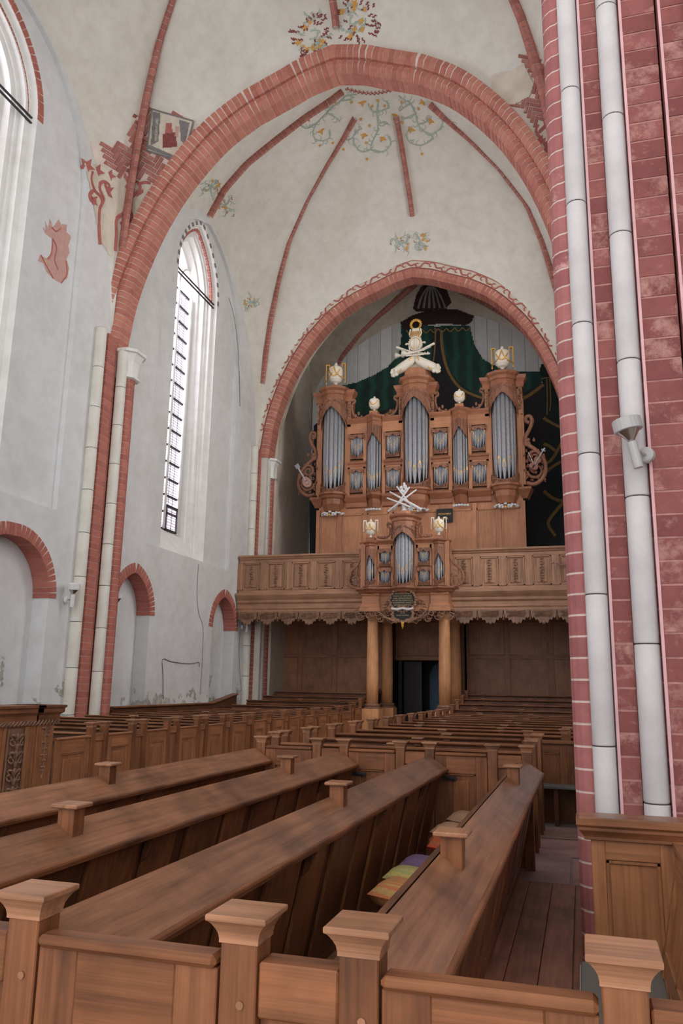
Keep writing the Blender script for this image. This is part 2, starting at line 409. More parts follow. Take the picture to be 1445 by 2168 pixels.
# windows: stepped white reveals, bars, leaded panes
for wi, (c, hw, z0, zs, za) in enumerate(WIN):
    wn = struct('window_%d' % (wi + 1), ['very tall bright window with white splayed reveal above the widest niche', 'tall narrow pointed window with leaded panes and white stepped reveal'][wi])
    steps = [(0, 0), (.05, .14), (.17, .15), (.19, .27), (.27, .28), (.27, .34), (.36, .35), (.39, .52), (.47, .54), (.52, .72), (.62, .78)]
    rings = []
    for d, dep in steps:
        g = gothic(c, hw - d * (1.0 if wi else 1.5), z0 + dep * 1.25, zs, za - d * 1.15); rings.append([(-12.13 - dep, y, z) for y, z in g])
    MB().loft(rings, True, False).build('reveal', WHITE, wn)
    d = 0.62 * (1.0 if wi else 1.5); hg = hw - d; xg = -12.93; zb = z0 + 1.0; zt = za - 0.7
    # outer painted voussoirs and brick arch in the head
    for (dd, dx, mt, prof, LL_) in ((0.0, -12.13, None, [(-0.03, 0), (0.012, 0), (0.012, 0.13), (-0.03, 0.13)], 0.17), (0.17, -12.28, BRICKW, [(-0.10, -0.015), (0.006, -0.015), (0.006, 0.12), (-0.10, 0.12)], 0.1)):
        g = gothic_arc(c, hw - dd, zs, za - dd * 1.15, 14); half = len(g) // 2
        for part in (g[:half+1], list(reversed(g[half:]))):
            P = [Vector((dx, y, z)) for y, z in part]; fl_ = -1 if part[0][0] > c else 1
            if mt: voussoirs(P, (1, 0, 0), LL_, prof, mt, wn, flip=fl_, gap=0.008)
            elif wi == 1:
                L_ = lengths(P); n = int(L_[-1] / LL_)
                for mt2, off in ((P_GREY, 0), (P_WHITE, 1)):
                    bm_ = MB().loft([[(-LL_/2 + .005, p[0], p[1]) for p in prof], [(LL_/2 - .005, p[0], p[1]) for p in prof]]).mesh('voussoir', mt2)
                    for q in range(off, n, 2):
                        p, t = at_len(P, L_, (q + 0.5) * LL_); la = Vector((1, 0, 0)); ra = (la.cross(t) * fl_).normalized()
                        if t.dot(la.cross(ra)) < 0: t = -t
                        o = link('voussoir', bm_, wn); o.matrix_basis = Matrix.Translation(p) @ frame(t, la, ra).to_4x4()
            else: voussoirs(P, (1, 0, 0), 0.17, [(-0.05, 0), (0.02, 0), (0.02, 0.2), (-0.05, 0.2)], BRICKW, wn, flip=fl_)
    # glazing: bars across, panes between them, leads
    nb = 15; dz = (zs - zb) / nb
    for q in range(nb + 1):
        MB().box(xg - 0.03, xg + 0.03, c - hg, c + hg, zb + q*dz - 0.035, zb + q*dz + 0.035).build('saddle_bar', IRON, wn)
    pm = MB().box(xg - 0.012, xg - 0.004, -hg, hg, 0.03, dz - 0.03).mesh('pane', GLASS)
    lm = MB()
    for q in range(1, 6): lm.box(xg - 0.016, xg + 0.006, -hg, hg, q*dz/6 - 0.006, q*dz/6 + 0.006)
    nv = 6 if wi else 8
    for q in range(1, nv): lm.box(xg - 0.02, xg + 0.012, -hg + 2*hg*q/nv - 0.005, -hg + 2*hg*q/nv + 0.005, 0.03, dz - 0.03)
    lme = lm.mesh('leads', LEAD)
    for q in range(nb):
        pn = link('pane', pm, wn, (0, c, zb + q*dz)); ld = link('leads', lme, pn); ld['kind'] = 'stuff'
    g = gothic_arc(c, hg, zs, zt, 10)
    MB().add(*plate([(y, z) for y, z in g], [], yz(xg), 0.01)).build('pane', GLASS, wn)
    for ym in ((c,) if wi else (c - hg/3, c + hg/3)):
        MB().tube([(xg + 0.04, ym, zb), (xg + 0.04, ym, zs + 0.3)], 0.055, 8).build('mullion', WHITE, wn, smooth=True)
        for sg in (-1, 1):
            pts = [(xg + 0.04, ym + sg * hg/ (1 if wi else 3) * (1 - math.cos(t_*PI/2/6)), zs + 0.3 + 0.75 * math.sin(t_*PI/2/6)) for t_ in range(7)]
            MB().tube(pts, 0.05, 8).build('tracery', WHITE, wn, smooth=True)
    MB().tube([(xg + .08, c + hg, zb - .1), (xg + .08, c + hg, zs)], 0.07, 8).build('jamb_shaft', WHITE, wn, smooth=True)
    if wi:
        MB().box(xg + 0.05, xg + 0.09, c + 0.05, c + hg - 0.03, zb - 0.02, zb + 0.75).build('lower_casement', GLASS, wn)
        for a_, b_, e_, f_ in ((c + .03, c + .07, zb - .02, zb + .8), (c + hg - .08, c + hg - .02, zb - .02, zb + .8), (c + .03, c + hg - .02, zb - .05, zb + .02), (c + .03, c + hg - .02, zb + .74, zb + .82)):
            MB().box(xg + 0.04, xg + 0.1, a_, b_, e_, f_).build('casement_bar', IRON, wn)
    for zz in (zs + 0.02, zs - 0.12):
        MB().tube([(-12.25, c - hw, zz), (-12.25, c + hw, zz)], 0.03, 6).build('tie_rod', IRON, wn)

# ------------------------------------------------------------ vaults
UV = [(0, 1), (.12, .978), (.2, .952), (.33, .91), (.4, .885), (.55, .805), (.71, .665), (.82, .525), (.9, .38), (.96, .225), (.99, .08), (1, 0)]
UVF = [tuple(p) for p in catmull([(u, v, 0) for u, v in UV], 7)]
GD = [(0, 0), (.15, .045), (.27, .085), (.44, .135), (.605, .197), (.765, .292), (.855, .417), (.935, .587), (.985, .79), (1, 1)]
GM = [(0, 0), (.22, .11), (.32, .2), (.46, .30), (.62, .44), (.79, .6), (.92, .79), (1, 1)]
def arch_half(u0, u1, zspring, zapex):
    """points (u, z) from apex (u0) down to springing (u1)"""
    return [(u0 + (u1 - u0) * q[0], zspring + (zapex - zspring) * q[1]) for q in UVF]
def bay(x0, x1, y0, y1, O, zl, zr, zn, zf, fx=None):
    """boundary loops by side, each a list of (point, s) running corner -> apex -> corner"""
    B = []
    ox, oy, oz = O
    def side(h0, h1): return list(reversed(h0)) + h1[1:]
    L = side(arch_half(oy, y0, ZS, zl), arch_half(oy, y1, ZS, zl)); B += [((x0, a, z), (z-ZS)/(zl-ZS)) for a, z in L]
    fa, fb = fx or (x0, x1)
    F = side(arch_half(ox, fa, ZS, zf), arch_half(ox, fb, ZS, zf)); B += [((a, y1, z), (z-ZS)/(zf-ZS)) for a, z in F]
    R_ = side(arch_half(oy, y1, ZS, zr), arch_half(oy, y0, ZS, zr)); B += [((x1, a, z), (z-ZS)/(zr-ZS)) for a, z in R_]
    N = side(arch_half(ox, x1, ZS, zn), arch_half(ox, x0, ZS, zn)); B += [((a, y0, z), (z-ZS)/(zn-ZS)) for a, z in N]
    return B
def vray(O, b, s, n=26):
    out = []
    for i in range(n + 1):
        r = i / n; g = interp(GD, r) * (1 - s) + interp(GM, r) * s
        out.append(Vector((O[0] + (b[0]-O[0])*r, O[1] + (b[1]-O[1])*r, O[2] - (O[2]-b[2])*g)))
    return out
BV = {}
def vault(name, label, x0, x1, y0, y1, O, zl, zr, zn, zf, mat, key, fx=None):
    B = bay(x0, x1, y0, y1, O, zl, zr, zn, zf, fx); rows = [vray(O, b, s) for b, s in B]
    mb = MB(); n = len(rows[0]); nr = len(rows)
    vs = [p for r in rows for p in r]; fs = []
    for i in range(nr):
        for j in range(n - 1):
            a, b_ = i*n + j, ((i+1) % nr)*n + j
            fs.append((a, b_, b_ + 1, a + 1))
    mb.add(vs, fs); o = mb.build(name, mat, smooth=True)
    for p in o.data.polygons: p.use_smooth = True
    tag(o, label, kind='structure')
    BV[key] = BVHTree.FromPolygons(vs, fs)
    return o
O2 = (-5.5, 22.95, 22.9); O1 = (-5.6, 12.6, 22.9)
ceil2 = vault('ceiling', 'domed white vault bay with painted vines above the far pews', -12, 0.3, 17.9, 28.2, O2, 18.15, 18.1, 18.5, 18.45, VAULT, 'bay2')
ceil1 = vault('ceiling', 'domed white vault bay in front of the big brick arch', -12, 0.3, 7.4, 17.75, O1, 18.15, 18.1, 18.7, 18.95, VAULT, "bay1", (-12.45, 0.7))
def rib(name, label, O, b, s, parent=None, r0=0.0, r1=1.0, w=0.15, h=0.2, L=0.16, mat=BRICKR):
    P = vray(O, b, s, 40); P = [p for i, p in enumerate(P) if r0 - 1e-6 <= i / 40 <= r1 + 1e-6]
    a = struct(name, label)
    d = Vector((b[0]-O[0], b[1]-O[1], 0)).normalized(); lat = Vector((-d.y, d.x, 0))
    prof = [(-w*.5, 0.06), (-w*.5, -h*.55), (-w*.28, -h), (w*.28, -h), (w*.5, -h*.55), (w*.5, 0.06)]
    voussoirs(P, lat, L, prof, mat, a, gap=0.014, flip=-1)
    return a
rib('vault_rib', 'brick rib rising from the gallery pillar to the painted boss', O2, (-12, 28.2, ZS), 0, r0=.22, r1=.985, w=.17)
rib('vault_rib', 'brick rib ending just above the pointed window head', O2, (-12, 22.95, 18.15), 1, r0=.24, r1=1, w=.17)
rib('vault_rib', 'short brick rib ending above the organ arch apex', O2, (-5.5, 28.2, 18.45), 1, r0=.30, r1=.86, w=.17)
rib('vault_rib', 'brick rib curving down behind the great red pier', O2, (0.3, 28.2, ZS), 0, r0=.22, r1=.97, w=.17)
rib('vault_rib', 'brick rib beside the herringbone patch with figure painting', O1, (-12, 17.75, ZS), 0, r0=.1, r1=.985, w=.2, h=.24)
rib('vault_rib', 'brick ridge rib meeting the apex of the big arch', O1, (-5.6, 17.75, 18.85), 1, r0=.1, r1=.97, w=.17)
rib('vault_rib', 'brick rib beside the herringbone patch by the pier top', O1, (0.3, 17.75, ZS), 0, r0=.1, r1=.985, w=.2, h=.24)

# ------------------------------------------------------------ transverse arches
def arch(name, label, Y, xl, xr, zap, prof_list, L, mat):
    a = struct(name, label)
    for off, prof, m_ in prof_list:
        for xs, sg in ((xl, -1), (xr, 1)):
            P = [Vector((x, Y, z)) for x, z in arch_half(XC - 0.07, xs, ZS, zap)]
            P = [Vector((p.x + (0.0), p.y, p.z)) for p in P]
            voussoirs(P, (0, 1, 0), L, [(y, z + off) for y, z in prof], m_, a, gap=0.018, flip=-sg)
        pa = [Vector((x, 0, z)) for x, z in arch_half(XC - 0.07, xl, ZS, zap)][:2]; pb = [Vector((x, 0, z)) for x, z in arch_half(XC - 0.07, xr, ZS, zap)][:2]
        tl_ = (pa[1] - pa[0]).normalized(); tr_ = (pb[1] - pb[0]).normalized(); nl = Vector((tl_.z, 0, -tl_.x)); nr = Vector((-tr_.z, 0, tr_.x)); A = pa[0]
        rings = [[(A + nv * (z + off)) + Vector((0, Y + y, 0)) for y, z in prof] for nv in (nl, (nl + nr) / (1 + nl.dot(nr)), nr)]
        MB().loft(rings).build('keystone', m_, a)
    return a
a1 = arch('transverse_arch', 'big pointed red brick arch across the nave above the pews', 18.0, -11.85, 0.05, 18.3, [
    (0.0, [(-0.30, 0.30), (-0.30, 0.16), (-0.13, 0.0), (0.32, 0.0), (0.38, 0.1), (0.38, 0.30)], BRICK),
    (0.30, [(-0.50, 0.30), (-0.50, 0.14), (-0.38, 0.0), (0.2, 0.0), (0.2, 0.30)], BRICK)], 0.165, BRICK)
a2 = arch('transverse_arch', 'pointed red brick arch framing the organ', 28.4, -11.5, -0.1, 17.75, [
    (0.0, [(-0.22, 0.32), (-0.22, 0.1), (-0.1, 0.0), (0.5, 0.0), (0.5, 0.32)], BRICK)], 0.17, BRICK)
# wall above arch 2, with tower behind
inn = [(x, z) for x, z in reversed(arch_half(XC - .07, -11.55, ZS, 17.85))] + [(x, z) for x, z in arch_half(XC - .07, -0.05, ZS, 17.85)][1:]
wf = struct('wall_front', 'white wall above the organ arch')
MB().add(*plate([(-13, 0), (-11.55, 0)] + inn + [(-0.05, 0), (1.5, 0), (1.5, 21), (-13, 21)], [], lambda u, v, w_: (u, 28.26 + w_, v), 0.8)).build('masonry', VAULT, wf)
BV['wf'] = BVHTree.FromPolygons([(-13, 28.25, 0), (1.5, 28.25, 0), (1.5, 28.25, 21), (-13, 28.25, 21)], [(0, 1, 2, 3)])
# painted scroll band on the organ arch
def off_arch(d, xl=-11.5, xr=-0.1, zap=17.75):
    pts = [Vector((x, 0, z)) for x, z in reversed(arch_half(XC - .07, xl, ZS, zap))] + [Vector((x, 0, z)) for x, z in arch_half(XC - .07, xr, ZS, zap)][1:]
    out = []
    for i, p in enumerate(pts):
        t = (pts[min(i+1, len(pts)-1)] - pts[max(i-1, 0)]).normalized(); nrm = Vector((-t.z, 0, t.x)); out.append(p + nrm * d)
    return out
YB = 28.17
band = MB()
lo, hi = off_arch(0.33), off_arch(0.66)
band.loft([[(p.x, 28.2, p.z) for p in lo], [(p.x, 28.2, p.z) for p in hi]], False, False).build('painted_band', P_CREAM, wf)
for d0, d1, m_ in ((0.33, 0.37, P_DRED), (0.63, 0.67, P_RED)):
    MB().loft([[(p.x, 28.195, p.z) for p in off_arch(d0)], [(p.x, 28.195, p.z) for p in off_arch(d1)]], False, False).build('painted_line', m_, wf)
mid = off_arch(0.5); LM = lengths(mid); s = 1.2
while s < LM[-1] - 1.2:
    p, t = at_len(mid, LM, s); nrm = Vector((-t.z, 0, t.x)); sg = 1 if int(s / 0.54) % 2 else -1
    pts = []
    for q in range(15):
        th = q / 14 * 5.2; r = 0.165 * (1 - q / 17)
        pts.append(p + t * (r * math.cos(th) * 1.0) + nrm * (r * math.sin(th) * sg))
    pts = [p + t * 0.42 - nrm * 0.06 * sg] + [p + t * 0.25 - nrm*0.08*sg] + pts
    mb = MB()
    P2 = [Vector((q.x, 28.19, q.z)) for q in pts]; r_ = []
    for i, q in enumerate(P2):
        tt = (P2[min(i+1, len(P2)-1)] - P2[max(i-1, 0)]).normalized(); nn = Vector((-tt.z, 0, tt.x)); wd = 0.038 * (1 - 0.5 * i / len(P2))
        r_.append([q + nn * wd, q - nn * wd])
    mb.loft(r_, False, False); mb.build('painted_scroll', P_RED, wf)
    s += 0.54

# ------------------------------------------------------------ tower bay behind the organ
O3 = (-5.65, 31.4, 19.6)
tw = vault('ceiling', 'peeling plaster vault of the tower bay behind the organ', -11.4, -0.1, 29.0, 33.8, O3, 17.4, 17.4, 17.9, 17.9, plaster('peeling_tower_plaster', srgb(214, 206, 192), srgb(160, 146, 128), True), 'tower')
rib('vault_rib', 'dark brick rib of the tower vault behind the organ', O3, (-11.4, 33.8, ZS), 0, r0=.1, r1=.985, w=.2)
rib('vault_rib', 'dark brick rib in the tower vault beside the curtain knot', O3, (-0.1, 33.8, ZS), 0, r0=.1, r1=.985, w=.2)
wt = struct('wall_tower', 'grey beige side walls of the tower bay')
for sx in (-1, 1):
    x = -11.4 if sx < 0 else -0.1
    MB().box(x - (1.2 if sx < 0 else 0), x + (0 if sx < 0 else 1.2), 29.0, 31.0, 0, 19).build('wall_face', TOWER, wt)
    MB().box(x - (1.2 if sx < 0 else -.05), x + (-.05 if sx < 0 else 1.2), 31.0, 34.5, 0, 19).build('wall_face', TOWER, wt)
wb = struct('wall_back', 'grey boarded back wall behind the organ painted with a green curtain')
nbd = 21; bw = 11.3 / nbd
bme = MB().box(0.008, bw - 0.008, 0, 0.05, 4.2, 19).mesh('board', BOARD)
for i in range(nbd): link('board', bme, wb, (-11.4 + i * bw, 33.2, 0))
MB().box(-11.5, 0, 33.24, 33.4, 0, 19.5).build('backing', P_GREY, wb)
BV['back'] = BVHTree.FromPolygons([(-13, 33.2, 0), (1.5, 33.2, 0), (1.5, 33.2, 21), (-13, 33.2, 21)], [(0, 1, 2, 3)])

# ------------------------------------------------------------ right wall, south side
wr = struct('wall_right', 'white plastered nave wall behind the red pier')
rwin = [gothic(22.9, 1.6, 5.9, 15.2, 17.6), gothic(13.2, 1.6, 5.9, 15.2, 17.6)]
MB().add(*plate([(8.2, 0), (34, 0), (34, 20.5), (8.2, 20.5)], rwin, yz(0.3, 1), 1.0)).build('masonry', WALLP, wr)
we = struct('wall_light_screen', 'unseen plastered walls and flat ceiling added behind the viewer to limit side and top light')  # out of view; added to hold back sky light from the right and above
MB().box(7.0, 7.6, -9, 9.0, 0, 21).build('masonry', WALLP, we); MB().box(1.2, 7.6, 8.4, 9.0, 0, 21).build('masonry', WALLP, we); MB().box(-13.2, 7.6, -9, 7.45, 22.4, 22.8).build('ceiling_face', VAULT, we)
MB().box(-13.2, -12, -9, 1.0, 0, 21).build('masonry', WALLP, we)
# ------------------------------------------------------------ wall pillars (left)
def courses(parent, mk, z0, z1, h, mat, name='brick', gap=0.014, var=0):
    n = max(1, round((z1 - z0) / h)); h = (z1 - z0) / n; me = None
    for i in range(n):
        if me is None: me = mk(h - gap).mesh(name, mat)
        link(name, me, parent, (0, 0, z0 + i * h + gap / 2))
def wall_pillar(Y, label, ztop):
    p = struct('wall_pillar', label)
    X = -12.0
    # white round shafts
    for (dy, dx, zt, r) in ((-0.72, 0.10, ztop + 0.3, 0.15), (0.02, 0.34, ztop - 0.05, 0.14)):
        n = 10; hh = zt / n
        me = MB().lathe([(r - .004, 0.006), (r, 0.02), (r, hh - 0.02), (r - .004, hh - 0.006)], n=14).mesh('drum', SHAFT, True)
        for i in range(n): link('drum', me, p, (X + dx, Y + dy, i * hh))
        MB().lathe([(r - 0.006, 0), (r - 0.006, zt)], (X + dx, Y + dy, 0), n=12).build('joint', BLACKJ, p)
    # red brick strips
    courses(p, lambda h: MB().box(X - .05, X + 0.22, Y - 0.54, Y - 0.10, 0, h), 0, ztop + .25, 0.168, BRICKW)
    MB().box(X - .05, X + 0.21, Y - 0.53, Y - 0.11, 0, ztop + .2).build('mortar', MORTAR, p)
    def halfround(h):
        pts = [(X - 0.05, Y + 0.14), (X + 0.30, Y + 0.14)] + [(X + 0.30 + 0.22 * math.sin(a), Y + 0.36 - 0.22 * math.cos(a)) for a in [PI * q / 8 for q in range(1, 8)]] + [(X + 0.30, Y + 0.58), (X - .05, Y + 0.58)]
        return MB().prism(pts, 'z', 0, h)
    courses(p, halfround, 0, ztop - 0.75, 0.168, BRICKW)
    MB().prism([(X - .05, Y + .15), (X + .3, Y + .15)] + [(X + 0.30 + 0.208 * math.sin(a), Y + 0.36 - 0.21 * math.cos(a)) for a in [PI * q / 8 for q in range(1, 8)]] + [(X + .3, Y + .57), (X - .05, Y + .57)], 'z', 0, ztop - .76).build('mortar', MORTAR, p)
    # flared white capital with two mouldings
    c = MB(); prof = [(0.24, -0.80), (0.30, -0.78), (0.30, -0.72), (0.24, -0.69), (0.24, -0.6), (0.27, -0.3), (0.36, -0.1), (0.42, -0.08), (0.42, 0.0)]
    rings = [[(X - 0.05, Y + 0.36 - r * 1.1, ztop + z), (X + 0.25 + r * .6, Y + 0.36 - r * 1.1, ztop + z), (X + 0.30 + r, Y + 0.36 - r * .6, ztop + z), (X + 0.30 + r, Y + 0.36 + r * .6, ztop + z), (X + 0.25 + r * .6, Y + 0.36 + r * 1.1, ztop + z), (X - 0.05, Y + 0.36 + r * 1.1, ztop + z)] for r, z in prof]
    c.loft(rings); c.build('capital', WHITE, p)
    return p
wall_pillar(17.85, 'slender wall pillar of red brick and white shafts next to the grey duct', 10.85)
wall_pillar(28.55, 'slender wall pillar of red brick and white shafts beside the organ gallery', 10.75)
# ------------------------------------------------------------ the great pier
pier = struct('pier', 'massive red brick compound pier with whitewashed shafts')
PZ = 15.5
def sect(pts): return lambda h: MB().prism(pts, 'z', 0, h)
def arcpts(cx, cy, r, a0, a1, n): return [(cx + r*math.cos(math.radians(a0 + (a1-a0)*i/n)), cy + r*math.sin(math.radians(a0 + (a1-a0)*i/n))) for i in range(n + 1)]
red1 = arcpts(0.05, 6.12, 0.125, 95, 265, 7) + [(0.05, 5.985), (0.2, 6.02), (0.2, 6.3)]
flat1 = [(0.212, 5.975), (0.36, 5.975), (0.36, 6.3), (0.212, 6.3)]
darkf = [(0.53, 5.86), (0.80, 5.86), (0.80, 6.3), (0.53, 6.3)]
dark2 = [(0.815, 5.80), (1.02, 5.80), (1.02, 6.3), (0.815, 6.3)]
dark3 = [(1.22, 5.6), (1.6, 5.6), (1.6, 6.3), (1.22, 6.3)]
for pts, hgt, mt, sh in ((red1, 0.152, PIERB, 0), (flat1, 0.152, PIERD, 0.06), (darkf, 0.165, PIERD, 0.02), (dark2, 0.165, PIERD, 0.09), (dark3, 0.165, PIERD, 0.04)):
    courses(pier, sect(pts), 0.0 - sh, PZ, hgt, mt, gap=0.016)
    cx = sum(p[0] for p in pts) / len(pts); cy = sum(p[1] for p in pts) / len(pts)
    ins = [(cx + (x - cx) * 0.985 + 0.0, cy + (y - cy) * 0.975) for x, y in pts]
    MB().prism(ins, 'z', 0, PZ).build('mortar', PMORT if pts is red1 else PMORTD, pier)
for cx, cy, r, off in ((0.128, 5.97, 0.076, 0.35), (0.445, 5.93, 0.085, 0.0), (1.12, 5.68, 0.11, 0.2)):
    z = -0.9 + off
    me = MB().lathe([(r, 0.008), (r, 1.0)], n=18).mesh('drum', PINKW, True)
    while z < PZ:
        h = 1.04; zz = max(0, z)
        o = link('drum', MB().lathe([(r - .004, zz - z + 0.004), (r, zz - z + 0.012), (r, h - 0.012), (r - .004, h - 0.004)], n=18).mesh('drum', PINKW, True), pier, (cx, cy, z)); z += h
    MB().lathe([(r - 0.005, 0), (r - 0.005, PZ)], (cx, cy, 0), n=16).build('joint', BLACKJ, pier)
    MB().box(cx + r - 0.012, cx + r + 0.016, cy + 0.0, cy + 0.3, 0, PZ).build('dark_groove', BLACKJ, pier)
for x, y in ((0.222, 5.968), (0.54, 5.852), (0.825, 5.792)):
    MB().box(x - 0.008, x + 0.012, y - 0.0, y + 0.1, 0, PZ).build('worn_edge', PINKE, pier)
MB().add(*MB().prism([(0.0, 6.15), (1.7, 6.1), (2.6, 6.6), (2.6, 8.4), (1.8, 9.2), (0.5, 9.2), (-0.02, 8.7)], 'z', 0, PZ + 5).__dict__.values()).build('core', PIERD, pier)

# ------------------------------------------------------------ paintings and bare patches on vault and wall (lie on the surfaces)
def hit(px, py, keys):
    d = ray(px, py); best = None
    for kk in keys:
        h = BV[kk].ray_cast(EYE, d)
        if h[0] is not None and (best is None or h[3] < best[3]): best = h
    return best
def hitp(px, py, keys, off):
    h = hit(px, py, keys)
    if h is None: return None
    n = h[1] if h[1].dot(ray(px, py)) < 0 else -h[1]
    return h[0] + n * off
BV['wl'] = BVHTree.FromPolygons([(-12.0, 0, 0), (-12.0, 40, 0), (-12.0, 40, 20), (-12.0, 0, 20)], [(0, 1, 2, 3)])
BV['wlr'] = BVHTree.FromPolygons([(-12.13, 0, 0), (-12.13, 40, 0), (-12.13, 40, 20), (-12.13, 0, 20)], [(0, 1, 2, 3)])
def inside(p, poly):
    x, y = p; c = False; j = len(poly) - 1
    for i in range(len(poly)):
        xi, yi = poly[i]; xj, yj = poly[j]
        if (yi > y) != (yj > y) and x < (xj - xi) * (y - yi) / (yj - yi) + xi: c = not c
        j = i
    return c
def paint(poly, keys, mat, parent, off=0.012, step=2.5, name='painting'):
    xs = [p[0] for p in poly]; ys = [p[1] for p in poly]; mb = MB(); idx = {}
    nx = int((max(xs) - min(xs)) / step) + 2; ny = int((max(ys) - min(ys)) / step) + 2
    def vtx(i, j):
        if (i, j) not in idx:
            h = hitp(min(xs) + i * step, min(ys) + j * step, keys, off)
            if h is None: return None
            idx[(i, j)] = len(mb.v); mb.v.append(tuple(h))
        return idx[(i, j)]
    for i in range(nx):
        for j in range(ny):
            if inside((min(xs) + (i + .5) * step, min(ys) + (j + .5) * step), poly):
                q = [vtx(i, j), vtx(i+1, j), vtx(i+1, j+1), vtx(i, j+1)]
                if None not in q: mb.f.append(tuple(q))
    return mb.build(name, mat, parent) if mb.f else None
def stroke_into(mb, pts, w0, w1, keys, off):
    H = [hitp(x, y, keys, off) for x, y in pts]
    if None in H: return
    rings = []
    for i, p in enumerate(H):
        t = (H[min(i+1, len(H)-1)] - H[max(i-1, 0)]).normalized(); n = ray(*pts[i]); s_ = t.cross(n).normalized(); w_ = (w0 + (w1 - w0) * i / (len(H) - 1)) / 2
        rings.append([p + s_ * w_, p - s_ * w_])
    mb.loft(rings, False, False)
def sm(pts, n=5): return [(p.x, p.y) for p in catmull([(x, y, 0) for x, y in pts], n)]
VK = ['bay2']
# vines round the boss: branching tendrils painted in grey green with ochre flowers
vine = MB(); flow = MB(); redm = MB()
def tendril(x, y, ang, ln, curl, w_, depth, keys, mb, r):
    pts = [(x, y)]; a = ang
    for i in range(9):
        a += curl / 9 * (0.5 + i / 6); x += math.cos(a) * ln / 9; y += math.sin(a) * ln / 9; pts.append((x, y))
        if depth > 0 and i in (3, 5, 7) : tendril(x, y, a + r.choice((-1, 1)) * r.uniform(0.7, 1.3), ln * r.uniform(.3, .45), r.uniform(-3.2, 3.2), w_ * .6, depth - 1, keys, mb, r)
    stroke_into(mb, pts, w_, w_ * .4, keys, 0.012); return pts[-1]
def blossom(mb, x, y, rad, keys, r, petals=5):
    c = hitp(x, y, keys, 0.016)
    if c is None: return
    n = ray(x, y); u = n.cross(Vector((0, 0, 1))).normalized(); v = u.cross(n).normalized(); a0 = r.random() * 6
    pts = [c + (u * math.cos(a0 + q * PI / petals) + v * math.sin(a0 + q * PI / petals)) * (rad if q % 2 == 0 else rad * 0.45) for q in range(2 * petals)]
    mb.add([c] + pts, [(0, 1 + q, 1 + (q + 1) % (2 * petals)) for q in range(2 * petals)])
r2 = random.Random(3)
q3 = lambda pts: [(600 + x * .2768, y * .2768) for x, y in pts]
STEMS = [[(725, 770), (715, 860), (722, 950), (715, 1010), (680, 1080), (670, 1140), (720, 1165), (790, 1140), (820, 1090), (800, 1050)], [(670, 1140), (600, 1160), (545, 1110), (530, 1050), (560, 1000), (600, 985)], [(715, 860), (760, 840), (800, 820), (790, 770)], [(715, 860), (670, 840), (650, 800)], [(720, 950), (770, 930), (800, 950)], [(530, 1050), (490, 1070), (460, 1050)],
    [(560, 720), (480, 730), (430, 770), (380, 810), (330, 860), (260, 930), (225, 1000), (240, 1060), (300, 1075), (350, 1050), (345, 1000)], [(380, 810), (300, 830), (250, 830)], [(260, 930), (180, 980), (130, 960)], [(330, 860), (400, 900), (430, 930)], [(430, 770), (500, 760), (540, 740)],
    [(880, 730), (920, 760), (970, 790), (1010, 870), (1030, 950), (1070, 1000), (1130, 1030), (1130, 1070), (1050, 1110), (970, 1090), (940, 1040), (960, 990)], [(1010, 870), (940, 900), (900, 890)], [(1130, 1030), (1200, 980), (1230, 910), (1290, 940)], [(970, 790), (910, 830), (885, 850)], [(1030, 950), (1090, 930), (1120, 890)]]
for st in STEMS:
    pts = sm(q3(st), 5); stroke_into(vine, pts, .062, .04, VK, .012)
    for i in range(2, len(pts) - 1, 2):
        a_ = math.atan2(pts[i+1][1] - pts[i][1], pts[i+1][0] - pts[i][0]) + r2.choice((-1, 1)) * r2.uniform(.6, 1.3)
        tendril(pts[i][0], pts[i][1], a_, r2.uniform(8, 17), r2.choice((-1, 1)) * r2.uniform(1, 3), .035, 0, VK, vine, r2)
for x, y, r_ in ((390, 778, 0), (517, 775, 0), (278, 838, 0), (180, 900, 1), (283, 997, 1), (67, 985, 0), (375, 1090, 0), (275, 1110, 0), (675, 810, 0), (772, 808, 0), (590, 910, 0), (657, 960, 0), (612, 1030, 1), (757, 1055, 1), (630, 1090, 0), (457, 1140, 0), (637, 1215, 0), (905, 775, 0), (1065, 775, 1), (1033, 830, 0), (908, 935, 0), (980, 985, 1), (1130, 920, 1), (1297, 962, 0), (1060, 1175, 0), (720, 765, 0), (600, 780, 1), (855, 885, 1)):
    blossom(flow, *q3([(x, y)])[0], .17 if r_ else .08, VK, r2, 4 if r_ else 7)
for (cx, cy, rad) in ((848, 515, 26), (889, 512, 26), (445, 395, 28), (475, 435, 26), (528, 640, 24)):
    for q in range(9): tendril(cx, cy, q * 0.7 + r2.random(), rad * r2.uniform(.7, 1.1), r2.uniform(-2.6, 2.6), 0.05, 1, VK, vine, r2)
    for q in range(5): blossom(flow, cx + r2.uniform(-.6, .6) * rad, cy + r2.uniform(-.6, .6) * rad, r2.uniform(.05, .12), VK, r2)
    for q in range(5): tendril(cx + r2.uniform(-.8, .8) * rad, cy + r2.uniform(-.8, .8) * rad, r2.random() * 6, 9, 3, 0.035, 0, VK, redm, r2)
